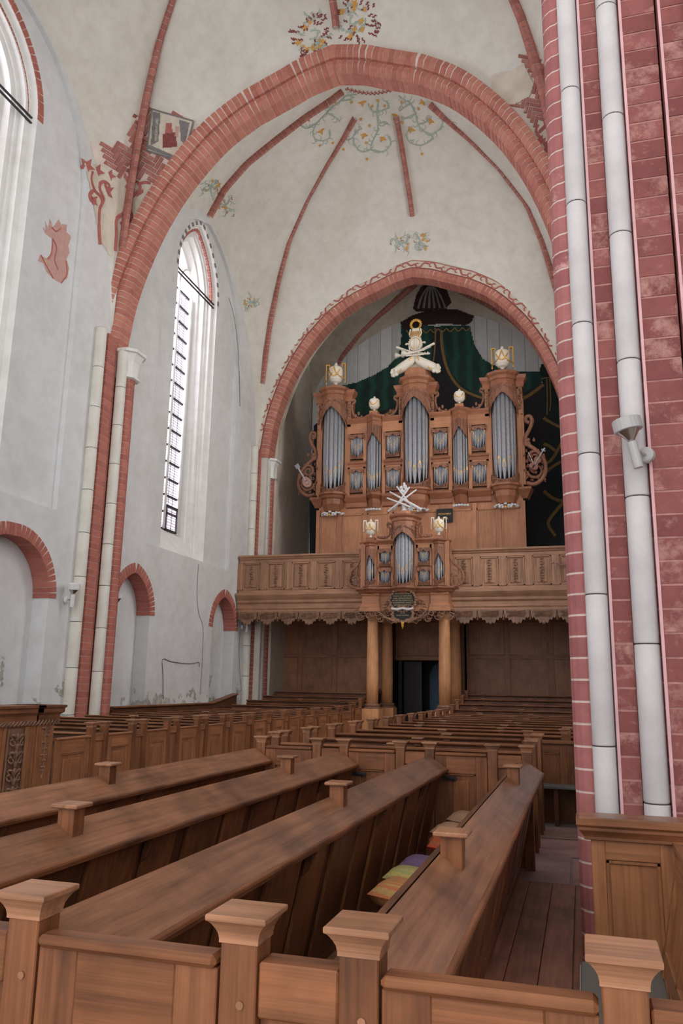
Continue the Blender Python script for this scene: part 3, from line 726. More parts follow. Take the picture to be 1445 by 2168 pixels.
# ring around the boss
for q in range(26):
    x = 735 + q * 4.2; tendril(x, 186 + 10 * math.sin(q / 25 * PI), 1.2 + (q % 2), 11, 4, 0.05, 0, VK, redm, r2)
tag(vine.build('painted_vine', P_GREEN, ceil2), kind='stuff'); tag(flow.build('painted_blossom', P_ORANGE, ceil2), kind='stuff'); tag(redm.build('painted_red_tendril', P_RED, ceil2), kind='stuff')
vine = MB(); flow = MB(); redm = MB(); VK = ['bay1']
for (cx, cy, rad) in ((660, 75, 46), (755, 45, 48)):
    for q in range(44):
        a = r2.random() * 6.28; rr = rad * (.3 + .75 * math.sqrt(r2.random())); x = cx + rr * math.cos(a); y = cy + rr * math.sin(a); th = a + r2.uniform(-.6, .6); l_ = r2.uniform(3, 5)
        stroke_into(redm, sm([(x + l_ * f * math.cos(th) + 1.6 * (-1) ** kk * math.sin(th), y + l_ * f * math.sin(th) - 1.6 * (-1) ** kk * math.cos(th)) for kk, f in enumerate((-1.2, -.4, .4, 1.2))], 3), .035, .03, VK, .014)
    for q in range(16):
        a = r2.random() * 6.28; rr = rad * .8 * math.sqrt(r2.random()); tendril(cx + rr * math.cos(a), cy + rr * math.sin(a), r2.random() * 6.28, 22, r2.uniform(-2, 2), 0.05, 1, VK, vine, r2)
    for q in range(10):
        a = r2.random() * 6.28; rr = rad * .8 * math.sqrt(r2.random()); blossom(flow, cx + rr * math.cos(a), cy + rr * math.sin(a), r2.uniform(.06, .14), VK, r2)
tag(vine.build('painted_vine', P_GREEN, ceil1), kind='stuff'); tag(flow.build('painted_blossom', P_ORANGE, ceil1), kind='stuff'); tag(redm.build('painted_red_tendril', P_DRED, ceil1), kind='stuff')
# herringbone brick patches laid bare
def herring(poly, keys, parent, size, rot, avoid=None):
    xs = [p[0] for p in poly]; ys = [p[1] for p in poly]; bl, bh = size, size / 3
    ca, sa = math.cos(rot), math.sin(rot); cx, cy = sum(xs) / len(xs), sum(ys) / len(ys); cnt = 0
    for i in range(-14, 15):
        for j in range(-14, 15):
            for kk in range(2):
                # herringbone lattice
                bx = (i * 1 + j * 1) * bh * 1.0 + j * bh * 2; by = (i - j) * bh * 1.0
                ox, oy = (i * bh + j * 3 * bh + (0 if kk == 0 else bh * 0), i * bh - j * 3 * bh)
                if kk == 0: rect = [(0, 0), (bl, 0), (bl, bh), (0, bh)]
                else: rect = [(0, bh), (bh, bh), (bh, bh + bl), (0, bh + bl)]
                g = bh * 0.11
                R_ = [(ox + x + (g if x == min(q[0] for q in rect) else -g), oy + y + (g if y == min(q[1] for q in rect) else -g)) for x, y in rect]
                R_ = [(cx + x * ca - y * sa, cy + x * sa + y * ca) for x, y in R_]
                m_ = (sum(p[0] for p in R_) / 4, sum(p[1] for p in R_) / 4)
                if not inside(m_, poly) or (avoid and inside(m_, avoid)): continue
                if sum(inside(p, poly) for p in R_) < 2: continue
                T = [hitp(x, y, keys, 0.035) for x, y in R_]; Bt = [hitp(x, y, keys, -0.01) for x, y in R_]
                if None in T or None in Bt: continue
                MB().loft([Bt, T]).build('brick', OLDB, parent); cnt += 1
    return cnt
patL = [(158, 291), (200, 300), (235, 305), (262, 303), (300, 214), (345, 240), (385, 244), (415, 255), (424, 290), (395, 315), (372, 342), (340, 368), (330, 385), (250, 372), (210, 345), (165, 322)]
mural = [(322, 232), (410, 258), (396, 312), (372, 340), (312, 320)]
paint(patL, ['bay1'], MORTAR, ceil1, 0.008, name='bare_mortar')
herring(patL, ['bay1'], ceil1, 29, 0.55, mural)
paint(mural, ['bay1'], P_CREAM, ceil1, 0.04, name='mural_ground')
for poly, mt in (([(324, 238), (340, 240), (336, 300), (320, 310)], P_GREY), ([(345, 285), (372, 282), (376, 312), (345, 315)], P_DRED), ([(352, 262), (364, 262), (366, 284), (350, 286)], P_RED), ([(380, 255), (402, 262), (392, 308), (384, 300)], P_GREY), ([(330, 252), (336, 252), (334, 300), (328, 300)], P_CREAM), ([(372, 268), (380, 270), (378, 292), (370, 290)], P_PINK), ([(316, 308), (372, 332), (370, 338), (313, 316)], P_GREY)):
    paint(poly, ['bay1'], mt, ceil1, 0.05, 1.6, 'mural_figure')
lines = MB()
for a_, b_ in (((322, 232), (410, 258)), ((410, 258), (396, 312)), ((312, 320), (372, 340)), ((322, 232), (312, 320)), ((396, 312), (372, 340))): stroke_into(lines, [a_, ((a_[0]+b_[0])/2, (a_[1]+b_[1])/2), b_], .04, .04, ['bay1'], 0.055)
lines.build('mural_border', P_GREY, ceil1)
vinep = [(178, 345), (215, 350), (250, 375), (325, 388), (300, 425), (275, 470), (255, 520), (235, 545), (215, 515), (205, 480), (195, 420)]
paint(vinep, ['bay1', 'wl'], P_CREAM, ceil1, 0.012, name='painted_ground')
vr = MB()
q5 = lambda pts: [(140 + x * .2215, 190 + y * .2215) for x, y in pts]
WK = ['bay1', 'wl']
for pts in ([(310, 1480), (300, 1300), (305, 1150), (330, 1080), (310, 1020), (260, 960), (230, 860), (245, 780)], [(330, 1080), (345, 1040), (310, 960), (310, 910), (350, 880), (400, 910), (400, 960)], [(300, 1010), (250, 970), (215, 1010), (230, 1060), (280, 1070)], [(460, 1540), (470, 1380), (470, 1250), (520, 1200), (600, 1170), (630, 1200), (620, 1250), (560, 1270), (510, 1280)], [(600, 1160), (610, 1060), (660, 1010), (710, 950), (690, 890), (640, 880)], [(700, 910), (760, 890), (810, 900)]):
    stroke_into(vr, sm(q5(pts), 4), 0.11, 0.07, WK, 0.03)
for x, y, r_ in ((190, 730, .28), (290, 780, .26), (410, 820, .22), (380, 970, .28), (240, 1060, .24), (580, 960, .28), (560, 850, .2), (550, 1330, .26), (715, 1000, .2)): blossom(vr, *q5([(x, y)])[0], r_ * .85, WK, r2, 5)
vr.build('painted_stem', P_RED, ceil1)
patR = [(1109, 115), (1135, 95), (1150, 130), (1165, 190), (1175, 250), (1150, 262), (1105, 262), (1075, 235), (1045, 222), (1025, 205), (1045, 185), (1042, 160), (1080, 150), (1108, 140)]
bareR = [(1042, 160), (1080, 152), (1108, 135), (1130, 178), (1122, 205), (1090, 222), (1050, 224), (1044, 195)]
paint(patR, ['bay1'], MORTAR, ceil1, 0.008, name='bare_mortar')
herring(patR, ['bay1'], ceil1, 26, 0.2, bareR)
paint(bareR, ['bay1'], plaster('old_plaster', srgb(222, 212, 196), srgb(188, 176, 158)), ceil1, 0.04, name='old_plaster')
paint([(1100, 265), (1155, 250), (1172, 300), (1172, 330), (1160, 325), (1130, 290)], ['bay1'], P_CREAM, ceil1, 0.012, name='painted_ground')
vr = MB()
for q in range(9): blossom(vr, r2.uniform(1120, 1165), r2.uniform(262, 318), r2.uniform(.12, .2), ['bay1'], r2, 3)
stroke_into(vr, sm([(1165, 325), (1150, 300), (1135, 280), (1140, 265)], 4), .1, .05, ['bay1'], .03)
vr.build('painted_leaf', P_RED, ceil1)
# red sea creature on the wall
drag = [(85, 540), (100, 548), (108, 535), (110, 505), (96, 495), (88, 478), (96, 488), (95, 468), (102, 485), (105, 462), (112, 482), (124, 464), (128, 474), (142, 476), (140, 490), (150, 502), (144, 520), (147, 535), (140, 548), (146, 568), (142, 588), (128, 599), (112, 590), (98, 575), (92, 558), (80, 552)]
paint(drag, ['wlr'], P_PINK, wl, 0.006, 1.6, 'painted_creature')
dl = MB()
for pts in ([(110, 505), (118, 525), (114, 550), (122, 572)], [(108, 482), (118, 490), (128, 482)], [(128, 599), (140, 580), (138, 552)], [(85, 540), (95, 560), (112, 590)], [(100, 548), (108, 535), (110, 505)]): stroke_into(dl, sm(pts, 4), .05, .04, ['wlr'], .01)
dl.build('painted_outline', P_RED, wl)
# ------------------------------------------------------------ pews
_pm = {}
def post_mesh(h, s, mat):
    kx = ('p', round(h, 3), s, mat.name)
    if kx not in _pm: _pm[kx] = MB().box(-s/2, s/2, -s/2, s/2, 0, h).mesh('post', mat, bevel=0.004)
    return _pm[kx]
def cap_mesh(c, s, mat):
    kx = ('c', c, s, mat.name)
    if kx not in _pm:
        b = MB(); prof = [(s/2 + .001, -.076), (s/2 + .004, -.074), (s/2 + .004, -.064), (s/2 + .007, -.05), (s/2 + .013, -.038), (c/2 - .012, -.025), (c/2 - .006, -.019), (c/2 - .001, -.016), (c/2, -.012), (c/2, -.003), (c/2 - .003, 0)]
        b.loft([[(-r, -r, z), (r, -r, z), (r, r, z), (-r, r, z)] for r, z in prof]); _pm[kx] = b.mesh('cap', mat)
    return _pm[kx]
def post(parent, x, y, z0, ztop, s=0.104, c=0.172, mat=None, capm=None):
    p = link('post', post_mesh(ztop - z0 - 0.02, s, mat or PEW['z']), parent, (x, y, z0))
    link('cap', cap_mesh(c, s, capm or CAPW['x']), p, (0, 0, ztop - z0)); return p
def framed(parent, name, axis, a0, a1, z0, z1, pos, face, mat, th=0.04, st=0.11, raised=True, top=True, pname='panel', midrail=None):
    """framed panel; axis 'x' or 'y' is its length direction, pos the other coordinate, face +1/-1 the side seen"""
    def bx(mb, u0, u1, w0, w1, h0, h1):
        return mb.box(u0, u1, w0, w1, h0, h1) if axis == 'x' else mb.box(w0, w1, u0, u1, h0, h1)
    d = empty(name, parent=parent)
    fr = MB()
    f0, f1 = pos, pos - face * th
    bx(fr, a0, a0 + st, f0, f1, z0, z1); bx(fr, a1 - st, a1, f0, f1, z0, z1)
    o = fr.build('stile', mat['z'], d, bevel=0.003)
    bx(MB(), a0 + st, a1 - st, f0, f1, z1 - st * 1.5, z1).build('rail', mat[axis], d, bevel=0.003)
    bx(MB(), a0 + st, a1 - st, f0, f1, z0, z0 + st).build('rail', mat[axis], d, bevel=0.003)
    segs = [(z0 + st, z1 - st * 1.5)]
    for s0, s1 in segs:
        bx(MB(), a0 + st, a1 - st, pos - face * .022, pos - face * .035, s0, s1).build(pname, mat['z'], d)
        mo = MB(); q = 0.022
        for (u0, u1, h0, h1) in ((a0 + st, a1 - st, s1 - q, s1), (a0 + st, a1 - st, s0, s0 + q), (a0 + st, a0 + st + q, s0, s1), (a1 - st - q, a1 - st, s0, s1)):
            bx(mo, u0, u1, pos - face * .008, pos - face * .03, h0, h1)
        mo.build('moulding', mat['z'], d, bevel=0.004)
        if raised and (a1 - a0 - 2 * st) > 0.18:
            g = 0.075; bx(MB(), a0 + st + g, a1 - st - g, pos - face * .010, pos - face * .024, s0 + g, s1 - g).build('raised_field', mat['z'], d, bevel=0.006)
    if top:
        e = 0.02; bx(MB(), a0, a1, pos + face * e, pos - face * (th + e), z1, z1 + 0.035).build('top_moulding', mat[axis], d, bevel=0.012)
    return d
CAPZ = 1.30
# --- near block: four long bench rows running away from the camera
XB = [-0.60, -1.63, -2.66, -3.72]
names = ['oak pew with sloping book board beside the plank aisle', 'oak pew with sloping book board, second from the plank aisle', 'oak pew with sloping book board, third from the plank aisle', 'oak pew with sloping book board along the middle aisle']
blocks = {0: [3.89, 7.35], 1: [5.51], 2: [3.94, 7.3], 3: [5.96]}
Y0, Y1 = 2.28, 9.22
for i, X in enumerate(XB):
    t = thing('long_pew', names[i], 'pew', (X, Y0, 0), group='long pews in the near block')
    L = Y1 - Y0
    zt, zb_ = 1.165, 1.03
    # sloping book board
    MB().prism([(-0.055, zt), (-0.055, zt - .028), (0.15, zb_ - .028), (0.155, zb_), ], 'y', 0, L).build('book_board', DESK['y'], t, bevel=0.004)
    MB().prism([(0.14, zb_ - .002), (0.14, zb_ - .036), (0.168, zb_ - .04), (0.174, zb_ - .01), (0.162, zb_ + .004)], 'y', 0, L).build('lip', PEW['y'], t, bevel=0.006)
    # leaning panelled front
    xt, xbm = 0.085, -0.145
    def lean(z, off): return xbm + (xt - xbm) * z / 1.06 + off
    MB().prism([(lean(0, -.02), 0), (lean(0, .0), 0), (lean(1.05, .0), 1.05), (lean(1.05, -.02), 1.06)], 'y', 0, L).build('back_board', PEWD['z'], t)
    n = 12; sp = L / n
    for j in range(n):
        y0, y1 = j * sp, (j + 1) * sp - 0.012
        if i == 3:
            for (a_, b_, h0, h1) in ((y0, y1, .86, 1.06), (y0, y1, .36, .46), (y0, y1, .0, .12), (y0, y0 + .1, .12, .86)):
                MB().prism([(lean(h0, 0), h0), (lean(h0, .02), h0), (lean(h1, .02), h1), (lean(h1, 0), h1)], 'y', a_, b_).build('rail', PEW['y'], t, bevel=.003)
        else:
            MB().prism([(lean(.13, .002), .13), (lean(.13, .026), .13), (lean(1.04, .026), 1.04), (lean(1.04, .002), 1.05)], 'y', y0 + (.0 if j % 2 else .03), y1 - (.05 if j % 2 else .16)).build('plank', PEW['z'], t, bevel=.004)
        if j % 2 == 0 and i != 3:
            MB().prism([(lean(0, .0), 0), (lean(0, .035), 0), (lean(.17, .03), .17), (lean(.2, .0), .2)], 'y', y0, y0 + 2 * sp - .02).build('plinth', PEW['y'], t, bevel=.004)
        if j % 3 == 1:
            MB().prism([(lean(.98, .02), .98), (0.145, 0.995), (0.145, .97), (0.13, .95), (0.115, .92), (0.10, .88), (lean(.84, .02), .84)], 'y', y0, y0 + .035).build('bracket', PEWD['z'], t, bevel=.004)
    # bench on the other side
    MB().prism([(-0.80, 0.45), (-0.80, 0.415), (-0.16, 0.405), (-0.16, 0.44)], 'y', 0.05, L).build('seat', PEWD['y'], t, bevel=.004)
    for q in range(4):
        MB().box(-0.68, -0.2, 0.1 + q * (L - .3) / 3, 0.14 + q * (L - .3) / 3, 0, 0.405).build('support', PEWD['z'], t)
    MB().prism([(-0.13, 1.12), (-0.10, 1.12), (-0.20, 0.45), (-0.23, 0.45)], 'y', 0.02, L).build('backrest', PEWD['y'], t)
    for yb in blocks[i]:
        b = empty('divider_block', (0.0, yb - Y0, 0), parent=t)
        s = 0.10
        def zd(x): return zt + (zb_ - zt) * (x + .055) / .21
        MB().loft([[(-.05, -s/2, zd(-.05) - .01), (.05, -s/2, zd(.05) - .01), (.05, s/2, zd(.05) - .01), (-.05, s/2, zd(-.05) - .01)], [(-.05, -s/2, 1.245), (.05, -s/2, 1.245), (.05, s/2, 1.245), (-.05, s/2, 1.245)]]).build('block', PEW['z'], b, bevel=.003)
        MB().box(-.08, .08, -.08, .08, 1.24, 1.262).build('block_cap', CAPW['y'], b, bevel=.006)
# --- near partition with doors (crosses in front of the camera)
def partition(name, label, Y, xs_pairs, doors, face, group=None, mat=PEW):
    t = thing(name, label, 'pew front', (0, 0, 0), group=group)
    for a, b in xs_pairs:
        for x in (a, b):
            p = post(t, x, Y, 0, CAPZ, mat=mat['z'])
            if face < 0 and Y < 3: MB().tube([(0.01, -0.0565, 1.08), (0.01, -0.054, 1.08)], 0.011, 8).build('peg', CAPW['z'], p)
        MB().box(a + .055, b - .055, Y - .045, Y + .045, 1.05, 1.185).build('end_rail', mat['x'], t, bevel=.006)
        MB().box(a + .055, b - .055, Y - .015, Y + .015, 0.03, 1.05).build('end_panel', mat['z'], t)
    for a, b in doors:
        d = framed(t, 'door', 'x', a + .06, b - .06, 0.06, 1.16, Y + face * .05, face, mat, st=.125)
        MB().box(a + .08, a + .2, Y - face * .0, Y - face * .02, .86, .89).build('latch', IRON, d)
    return t
near = partition('pew_front', 'oak pew front of capped posts and panelled doors with wooden pegs', 2.2,
    [(-2.96, -2.61), (-1.93, -1.58), (-0.905, -0.575), (0.065, 0.42)], [(-2.61, -1.93), (-1.58, -0.905), (-0.575, 0.065)], -1)
far = partition('pew_front', 'oak pew front with iron latches closing the far ends of the long pews', 9.32,
    [(-3.02, -2.69), (-2.02, -1.68), (-0.98, -0.61)], [(-3.72, -3.02), (-2.69, -2.02), (-1.68, -0.98)], -1)
post(far, -3.72, 9.32, 0, CAPZ)
for a, b in ((-3.72, -3.02), (-2.69, -2.02), (-1.68, -0.98)):
    MB().tube([(b - .52, 9.24, .92), (b - .42, 9.24, .92)], .012, 6).build('bolt', IRON, far)
    MB().box(b - .55, b - .40, 9.25, 9.27, .9, .94).build('bolt_plate', IRON, far)
# --- box pew by the pier with seat, and its side bench
t = thing('box_pew', 'narrow oak box pew with grey seat standing against the red pier', 'pew', (0.2, 4.95, 0))
framed(t, 'end_panel', 'x', -0.19, 0.25, 0.0, 1.09, 0.05, -1, DOORW, st=.075, raised=False, top=False)
MB().plan([(-0.21, 0.2), (-0.21, 0.03), (0.29, 0.03), (0.29, 0.2)], [(0, 1.08), (.015, 1.085), (.015, 1.10), (.04, 1.135), (.04, 1.15), (.055, 1.165), (.055, 1.195), (0, 1.195)]).build('cornice', PEW['x'], t)
MB().box(-.25, .33, -.01, .2, 1.19, 1.205).build('top_board', DESK['x'], t, bevel=.004)
MB().box(-.19, .25, .09, .14, 0, 1.1).build('backing', PEWD['z'], t)
GREYS = flat('grey_painted_seat', srgb(104, 108, 106), 0.35, 0, 0.1)
MB().box(-0.27, 0.14, -2.5, 0.03, 0.42, 0.45).build('seat', GREYS, t, bevel=.005)
MB().box(-0.275, -0.255, -2.5, 0.0, 0.0, 0.44).build('seat_front', flat('pale_worn_board', srgb(168, 164, 158), .6), t)
for (u0, u1, h0, h1) in ((-2.6, 0.0, .93, 1.08), (-2.6, 0, .5, .58)):
    MB().prism([(0.13 + (h0 - .45) * .2, h0), (0.165 + (h0 - .45) * .2, h0), (0.165 + (h1 - .45) * .2, h1), (0.13 + (h1 - .45) * .2, h1)], 'y', u0, u1).build('rail', DOORW['y'], t, bevel=.004)
for q in range(5):
    MB().prism([(0.13, .45), (0.155, .45), (0.255, .95), (0.23, .95)], 'y', -.12 - q * .55, -.04 - q * .55).build('stile', DOORW['z'], t, bevel=.003)
MB().prism([(0.15, .45), (0.16, .45), (0.26, .95), (0.25, .95)], 'y', -2.6, 0).build('backrest', DOORW['z'], t)
MB().prism([(0.235, 1.075), (0.31, 1.05), (0.315, 1.075), (0.235, 1.1)], 'y', -2.6, 0).build('book_board', DESK['y'], t)
ringm = MB().tube([(-.285 , -.5 + .03 * math.cos(a), .2 + .03 * math.sin(a)) for a in [q * PI / 6 for q in range(13)]], .006, 5).build('ring', IRON, t)
# --- left block of pews with doors on the aisle
XA = -7.2
def left_pew(i, Y, z0, nxt, label, wall_x=-11.6):
    t = thing('door_pew', label, 'pew', (XA, Y, z0), group='door pews along the white wall')
    cz = 1.30
    post(t, 0, 0, 0, cz); post(t, 0, 0.36, 0, cz)
    MB().box(-.035, .035, .055, .305, 1.02, 1.13).build('end_rail', DOORW['y'], t, bevel=.004)
    MB().box(-.012, .014, .055, .305, .05, 1.02).build('end_panel', DOORW['z'], t)
    if nxt > 0.6: framed(t, 'door', 'y', 0.36 + .06, nxt - .06, 0.05, 1.08, .04, 1, DOORW, st=.115)
    Lx = wall_x - XA
    MB().prism([(.10, 1.14), (.10, 1.11), (.34, 1.06), (.35, 1.085)], 'x', Lx, -.05).build('book_board', DESK['x'], t, bevel=.004)
    MB().prism([(.16, .05), (.19, .05), (.22, 1.09), (.19, 1.09)], 'x', Lx, -.06).build('backrest', PEWD['x'], t)
    MB().box(Lx, -.06, .11, .18, 0.98, 1.03).build('back_rail', PEW['x'], t, bevel=.01)
    MB().box(Lx, -.08, -.30 if z0 == 0 else -.05, .17, .42, .455).build('seat', PEWD['x'], t, bevel=.004)
    for q in range(3): MB().box(Lx + .1 + q * (-Lx - .3) / 2, Lx + .14 + q * (-Lx - .3) / 2, -.04, .15, 0, .42).build('support', PEWD['z'], t)
    if z0 > 0: MB().box(Lx, .05, -.06, nxt - .062, -z0 + 0.001, -.001).build('dais', PEWD['x'], t)
    if i % 3 == 1:
        MB().box(-2.3, -2.14, .13, .29, 1.18, 1.205).build('block_cap', CAPW['x'], t, bevel=.005); MB().box(-2.27, -2.17, .17, .25, 1.09, 1.18).build('block', PEW['z'], t)
    return t
ordn = ['first', 'second', 'third', 'fourth', 'fifth', 'sixth', 'seventh', 'eighth', 'ninth', 'tenth', 'eleventh', 'twelfth', 'thirteenth', 'fourteenth', 'fifteenth', 'sixteenth', 'seventeenth']
YL = [10.99 + 1.19 * q for q in range(12)] + [25.55, 26.75, 27.95, 29.15]
for i, Y in enumerate(YL):
    z0 = 0 if i < 12 else 0.10 + .145 * (i - 12)
    nxt = (YL[i+1] - Y) if i + 1 < len(YL) else 0.5
    left_pew(i, Y, z0, nxt, '%s oak pew with aisle door along the white wall, counted from the carved pew' % ordn[i], -11.42 if i < 14 else -11.3)
ft = thing('pew_door_front', 'wide oak pew door between the carved pew and the door pews', 'pew front', (XA, 10.1, 0))
framed(ft, 'door', 'y', 0.0, .83, 0.05, 1.08, .04, 1, DOORW, st=.13)
# wall bench rail along the white wall, stepping up at the rear
wb_ = thing('wall_wainscot', 'low dark oak wainscot along the white wall rising towards the gallery', 'wainscot', (-11.8, 18.9, 0))
MB().prism([(0, 0), (0, 1.24), (6.0, 1.26), (8.0, 1.56), (8.0, 0)], 'x', -.18, .0).build('board', PEWD['y'], wb_)
MB().prism([(0, 1.24), (6.0, 1.26), (8.0, 1.56), (8.0, 1.6), (6.0, 1.3), (0, 1.28)], 'x', -.18, .07).build('rail', PEW['y'], wb_, bevel=.004)
# carved pew
cp = thing('carved_pew', 'carved oak pew end with pierced scroll panel and heavy cornice', 'pew', (XA, 8.4, 0))
MB().box(-.5, 0, 0, 1.66, 0, 1.5).build('body', DOORW['z'], cp, bevel=.004)
for a, b in ((0.0, 1.24), (1.26, 1.72)):
    MB().plan([(-.4, a), (0.0, a), (0.0, b), (-.4, b)], [(0, 1.36), (.025, 1.37), (.025, 1.44), (.07, 1.48), (.07, 1.53), (.09, 1.545), (.09, 1.575), (0, 1.575), (-.5, 1.575)]).build('cornice', PEW['y'], cp)
MB().box(-.02, .03, .1, 1.2, 1.31, 1.37).build('frieze', CARVD, cp)
fz = MB()
for q in range(22): fz.tube([(.03, .08 + q * .075, 1.31), (.045, .11 + q * .075, 1.34), (.03, .16 + q * .075, 1.37)], .014, 5)
fz.build('leaf_frieze', CARVD, cp)
for (a, b) in ((.12, .22), (.60, .64), (1.02, 1.1)): MB().box(0, .03, a, b, .1, 1.3).build('pilaster', DOORW['z'], cp, bevel=.004)
def scroll(mb, c, r, turns, sg, rad, x, start=0.0, n=18):
    pts = [(x + .012 * math.sin(q), c[0] + sg * r * (1 - q / n * .85) * math.cos(start + turns * 2 * PI * q / n), c[1] + r * (1 - q / n * .85) * math.sin(start + turns * 2 * PI * q / n)) for q in range(n + 1)]
    mb.tube(pts, rad, 5, rad * .5)
cv = MB()
for zz in (0.45, .68, .9, 1.12):
    for sg in (-1, 1):
        scroll(cv, (.845 + sg * .085, zz), .085, 1.3, sg, .016, .04, 1.2); cv.tube([(.045, .845, zz - .1), (.05, .845 + sg * .05, zz - .02), (.04, .845 + sg * .14, zz + .08)], .014, 5, .006)
    cv.blob((.045, .845, zz + .06), (.02, .03, .05)); cv.blob((.045, .845, zz - .06), (.02, .025, .035))
for sg in (-1, 1): cv.tube([(.03, .845 + sg * .17, .3), (.03, .845 + sg * .17, 1.28)], .012, 5)
MB().box(.0, .012, .66, 1.0, .28, 1.28).build('panel', CARVD, cp)
cv.build('carving', CARVD, cp)
cv = MB()
for zz, r in ((1.2, .07), (1.02, .06), (.86, .05), (.72, .03)):
    for sg in (-1, 1): scroll(cv, (1.46 + sg * r * .8, zz), r, 1.2, sg, .012, .02, 1.0)
cv.tube([(.02, 1.46, 1.28), (.03, 1.46, .62)], .012, 5, .004); cv.blob((.02, 1.46, .62), (.012, .02, .04))
MB().box(.0, .02, 1.28, 1.64, .05, 1.34).build('end_stile', DOORW['z'], cp, bevel=.004)
cv.build('carving', CARVD, cp)
MB().box(.0, .02, 1.245, 1.275, 1.3, 1.42).build('hinge', IRON, cp)
# --- right block of pews
YR = [10.3 + 1.27 * q for q in range(12)] + [25.6, 26.75, 27.9, 29.05]
XRA = -3.92
r3 = random.Random(11)
for i, Y in enumerate(YR):
    z0 = 0 if i < 12 else 0.10 + .145 * (i - 12)
    xr = -0.62 if i < 2 else (0.26 if i > 2 else -0.92)
    t = thing('open_pew', '%s oak pew behind the cross aisle, counted from the latched pew front' % ordn[i], 'pew', (XRA, Y, z0), group='pews of the middle block')
    post(t, 0, 0, 0, CAPZ, capm=CAPW['y']); post(t, 0, .34, 0, CAPZ, capm=CAPW['y'])
    Lx = xr - XRA
    MB().prism([(.02, 1.155), (.02, 1.125), (.27, 1.06), (.28, 1.085)], 'x', .05, Lx).build('book_board', DESK['x'], t, bevel=.005)
    MB().prism([(-.005, 1.165), (-.005, 1.13), (.03, 1.13), (.03, 1.165)], 'x', .05, Lx).build('lip', PEW['x'], t, bevel=.008)
    MB().prism([(.10, .03), (.13, .03), (.16, 1.1), (.13, 1.1)], 'x', .05, Lx).build('backrest', PEW['x'], t)
    MB().box(.05, Lx, .08, .13, .93, .99).build('back_rail', PEWD['x'], t, bevel=.012)
    MB().box(.05, Lx, -.34, .1, .42, .455).build('seat', PEWD['x'], t, bevel=.004)
    for q in range(4): MB().box(.2 + q * (Lx - .5) / 3, .24 + q * (Lx - .5) / 3, -.3, .08, 0, .42).build('support', PEWD['z'], t)
    MB().box(-.04, .04, .055, .285, 1.0, 1.12).build('end_rail', PEW['y'], t); MB().box(-.012, .012, .05, .29, .05, 1.0).build('end_panel', PEW['z'], t)
    if i + 1 < len(YR): framed(t, 'door', 'y', .40, YR[i+1] - Y - .06, .05, 1.05, -.04, -1, PEW, st=.12)
    if z0 > 0: MB().box(-.05, Lx, -.055, (YR[i+1] - Y if i + 1 < len(YR) else .9) - .058, -z0 + .001, -.001).build('dais', PEWD['x'], t)
    if i == 3:
        post(t, 3.62, -.50, 0, CAPZ, capm=CAPW['y']); post(t, 3.66, .05, 0, CAPZ, capm=CAPW['y'])
    if i < 2: post(t, Lx, .02, 0, CAPZ, capm=CAPW['y']); post(t, Lx, .34, 0, CAPZ, capm=CAPW['y'])
    for q in ([.9, 2.4] if i > 3 else [1.6]):
        x = q + r3.uniform(-.3, .3)
        if x < Lx: MB().box(x - .05, x + .05, .06, .14, 1.09, 1.19).build('block', PEW['z'], t); MB().box(x - .08, x + .08, .02, .18, 1.185, 1.205).build('block_cap', CAPW['x'], t, bevel=.005)
# panelled front with a bench facing the cross aisle beside the pier
t = thing('front_bench', 'oak bench with dark seat under a panelled front beside the red pier', 'bench', (-0.75, 12.72, 0))
for q in range(2): framed(t, 'front_panel', 'x', q * .5, q * .5 + .49, .45, 1.12, -.02, -1, PEW, st=.09, raised=False, top=False)
MB().box(-.02, 1.0, -.08, .08, 1.12, 1.165).build('top_rail', PEW['x'], t, bevel=.008)
MB().box(0, 1.0, -.4, -.02, .52, .555).build('seat', GREYS, t, bevel=.005)
MB().box(0, 1.0, .0, .03, 0, .5).build('back_panel', PEWD['z'], t)
for q in range(2): MB().box(.3 + q * .5, .36 + q * .5, -.35, 0, 0, .52).build('support', PEWD['z'], t)
post(t, -.06, 0, 0, CAPZ)
# --- cushions on the bench
cols = [('beige', (176, 138, 112)), ('sand', (186, 146, 118)), ('orange', (176, 98, 62)), ('purple', (112, 88, 122)), ('yellow green striped', (190, 172, 104)), ('yellow and orange striped', (196, 156, 96))]
def cushion(y, x, z, col, nm, ang, stripe=None, tilt=0.0):
    t = NT('cushion_' + nm.replace(' ', '_')); v = t.coord((1, 1, 1)); n1 = t.noise(v, 40, 2)
    c = t.ramp(n1, [(0.3, k(srgb(*col), .85)), (0.7, k(srgb(*col), 1.1))])
    if stripe:
        wv = t.n('ShaderNodeTexWave', bands_direction='Y'); wv.inputs['Scale'].default_value = 7.0; t.l(v, wv.inputs[0])
        c = t.mix(t.ramp(wv.outputs[1], [(0.45, (0, 0, 0, 1)), (0.55, (1, 1, 1, 1))]), c, srgb(*stripe))
    m_ = t.out(c, .9, n1, .15)
    mb = MB(); N = 10; vs = []; fs = []
    for sgn in (1, -1):
        for a in range(N + 1):
            for b in range(N + 1):
                u, w_ = a / N * 2 - 1, b / N * 2 - 1
                h = (max(0, 1 - u**4) * max(0, 1 - w_**4)) ** .5
                vs.append((.21 * u * (1 - .07 * (1 - abs(w_))), .21 * w_ * (1 - .07 * (1 - abs(u))), sgn * .085 * h + .085))
    M_ = (N + 1) ** 2
    for s_ in range(2):
        for a in range(N):
            for b in range(N):
                q = s_ * M_ + a * (N + 1) + b; fs.append((q, q + 1, q + N + 2, q + N + 1))
    mb.add(vs, fs); o = mb.build('cushion', m_, smooth=True)
    o.location = (x, y, z); o.rotation_euler = (tilt, 0.12, ang); tag(o, '%s cushion lying on the long pew bench' % nm, 'cushion', 'cushions on the bench'); return o
